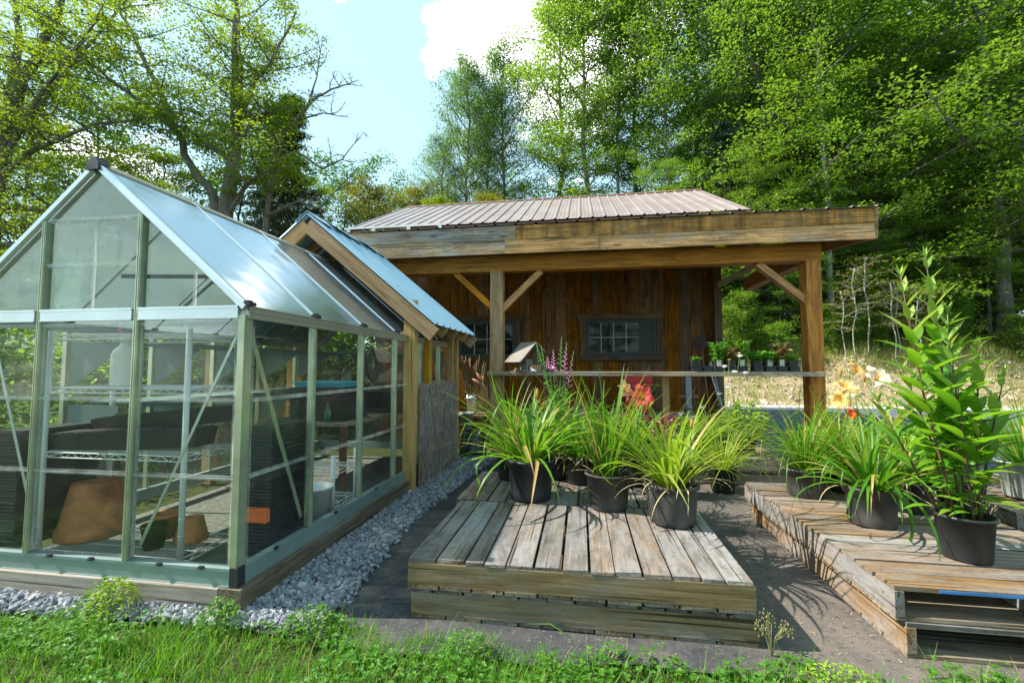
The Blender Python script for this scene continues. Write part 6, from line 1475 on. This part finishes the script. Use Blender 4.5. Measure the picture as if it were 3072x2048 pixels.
# shrubs and saplings on the bank
gS = 'shrubs along the top of the bank'
r3 = random.Random(9)
names = ['leafy shrub right of the orange post on the bank','low shrub beside the grey trunk on the bank','shrub below the slender saplings','broad shrub behind the tall plant','shrub under the layered trees','shrub at the foot of the thick pale trunk','low shrub right of the thick pale trunk','shrub near the picture edge on the bank','shrub behind the shed corner on the bank','small shrub left of the orange post on the bank','leafy shrub in the gap beside the shed','shrub outermost on the right of the bank','shrub high on the bank behind the saplings','shrub high on the bank near the grey trunk','second row shrub behind the tall plant','second row shrub at the right of the bank']
for j, (x, y, s) in enumerate(((9.2,18.6,.75),(10.4,19.2,.85),(11.6,19.6,.6),(13.4,19.0,.7),(14.4,19.4,.8),(15.6,18.4,.8),(16.9,18.6,.9),(18.4,19.6,1.0),(5.4,17.8,.9),(7.3,18.0,.8),(6.3,18.6,1.0),(20.4,19.2,1.0),(12.2,20.6,1.2),(10.0,21.0,1.3),(14.0,21.4,1.3),(17.2,21.6,1.4))):
    place(('shrub','shrubB')[j % 2], x*1.07, y+1.4, s*.9, names[j], gS, cat='shrub')
gP = 'slender pale stemmed saplings on the bank'
for j, (x, y, s) in enumerate(((10.3,18.6,.85),(10.9,18.9,.95),(11.6,18.6,.8),(12.0,19.0,.75),(12.3,18.4,.72),(9.7,18.2,.7))):
    place('sapling', x*1.03, y+.6, s, ('sapling nearest the orange post','tallest sapling beside the grey trunk','pale sapling in the middle of the bank','thin sapling in the cluster left of the tall plant','forked pale sapling in front of the cluster','short sapling at the foot of the bank shrubs')[j], gP, cat='sapling')
M['undergrowth'] = leafmat('sunny undergrowth leaf', (.12,.22,.02), (.26,.36,.04), (.44,.58,.04), .5)
# bank vegetation: dry grass, green tufts, leaf litter stones
r4 = np.random.default_rng(33); n = 42000; x = r4.uniform(2.5, 26, n); y = r4.uniform(16.4, 22, n)
cl = np.sin(x*2.1+y*1.3)*np.sin(x*.9-y*2.2)+.5*np.sin(x*5+y*3); keep = r4.random(n) < np.clip(.22+.35*cl+.6*ss(17.8,19.6,y), .03, 1); x, y = x[keep], y[keep]; n = len(x)
b = blades('bank_grass', np.stack([x,y,hgt(x,y)-.02],1), r4.uniform(.12,.5,n)*(.7+.5*ss(17.5,19.5,y)), r4.uniform(0,6.283,n), r4.uniform(.1,.9,n), r4.uniform(.008,.022,n), M['bankgrass']); b['kind'] = 'stuff'
n = 24000; x = r4.uniform(2.5, 27, n); y = r4.uniform(18.0, 25, n); z = hgt(x, y); cl = np.sin(x*1.7+2)*np.sin(y*2.3+x*.4); keep = r4.random(n) < np.clip(.4+.5*cl, .05, 1)*np.clip((y-18.0)/1.2, 0, 1); x, y, z = x[keep], y[keep], z[keep]; n = len(x)
ln = r4.uniform(.07,.16,n); b = leaf_mesh('undergrowth', np.stack([x,y,z+r4.gamma(2,.14,n)],1), np.stack([r4.normal(0,1,n),r4.normal(0,1,n),r4.uniform(-.3,.5,n)],1), np.stack([r4.normal(0,.4,n),r4.normal(0,.4,n)-.2,np.ones(n)],1), ln, ln*.65, M['undergrowth']); b['kind'] = 'stuff'
n = 2600; x = r4.uniform(2.5, 26, n); y = 16.4+3.0*r4.random(n)**1.3; pos = np.stack([x,y,hgt(x,y)+.005],1); rng = r4
k = NT('bank stones'); r_ = k.n('ShaderNodeNewGeometry').outputs['Random Per Island']; M['bankstone'] = k.done(k.principled(k.ramp(r_, [(0,(.26,.19,.12)),(.5,(.42,.33,.24)),(1,(.56,.48,.40))]), .9, .2))
stones('bank_stones', pos, r4.gamma(3,.014,n)+.01, M['bankstone'])
# meadow grass left and behind the buildings
n = 16000; x = r4.uniform(-30, -4.3, n); y = r4.uniform(2.2, 16, n); keep = r4.random(n) < .9; x, y = x[keep], y[keep]; n = len(x)
b = blades('meadow_grass', np.stack([x,y,hgt(x,y)],1), r4.uniform(.06,.2,n), r4.uniform(0,6.283,n), r4.uniform(.1,.9,n), r4.uniform(.012,.03,n), M['grass']); b['kind'] = 'stuff'

# the trees at the photographer's back, which the glass mirrors
gK = 'trees on the far side of the lawn'
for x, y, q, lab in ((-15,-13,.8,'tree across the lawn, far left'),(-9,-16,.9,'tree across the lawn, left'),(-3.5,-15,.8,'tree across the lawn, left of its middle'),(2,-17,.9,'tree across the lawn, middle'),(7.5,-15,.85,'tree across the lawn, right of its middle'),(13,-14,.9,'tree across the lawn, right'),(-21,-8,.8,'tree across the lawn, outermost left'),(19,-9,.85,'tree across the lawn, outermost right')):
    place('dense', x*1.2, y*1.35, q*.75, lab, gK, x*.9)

gH = 'bushes along the far side of the greenhouse'
for x, y, q, lab in ((-6.6,3.6,.85,'bush seen through the leftmost front panel'),(-6.0,5.0,.85,'bush beyond the steel wall shelves'),(-6.8,6.4,.95,'bush beyond the middle of the greenhouse'),(-6.1,7.8,1.2,'bush beyond the rear half of the greenhouse'),(-5.2,9.0,1.1,'bush behind the shelter gable'),(-7.5,9.6,1.4,'tall bush at the rear left of the shelter'),(-8.2,4.6,1.0,'second row bush beyond the wall shelves'),(-8.6,7.4,1.5,'second row bush beyond the greenhouse middle')):
    place('shrubB', x, y, q, lab, gH, cat='shrub')
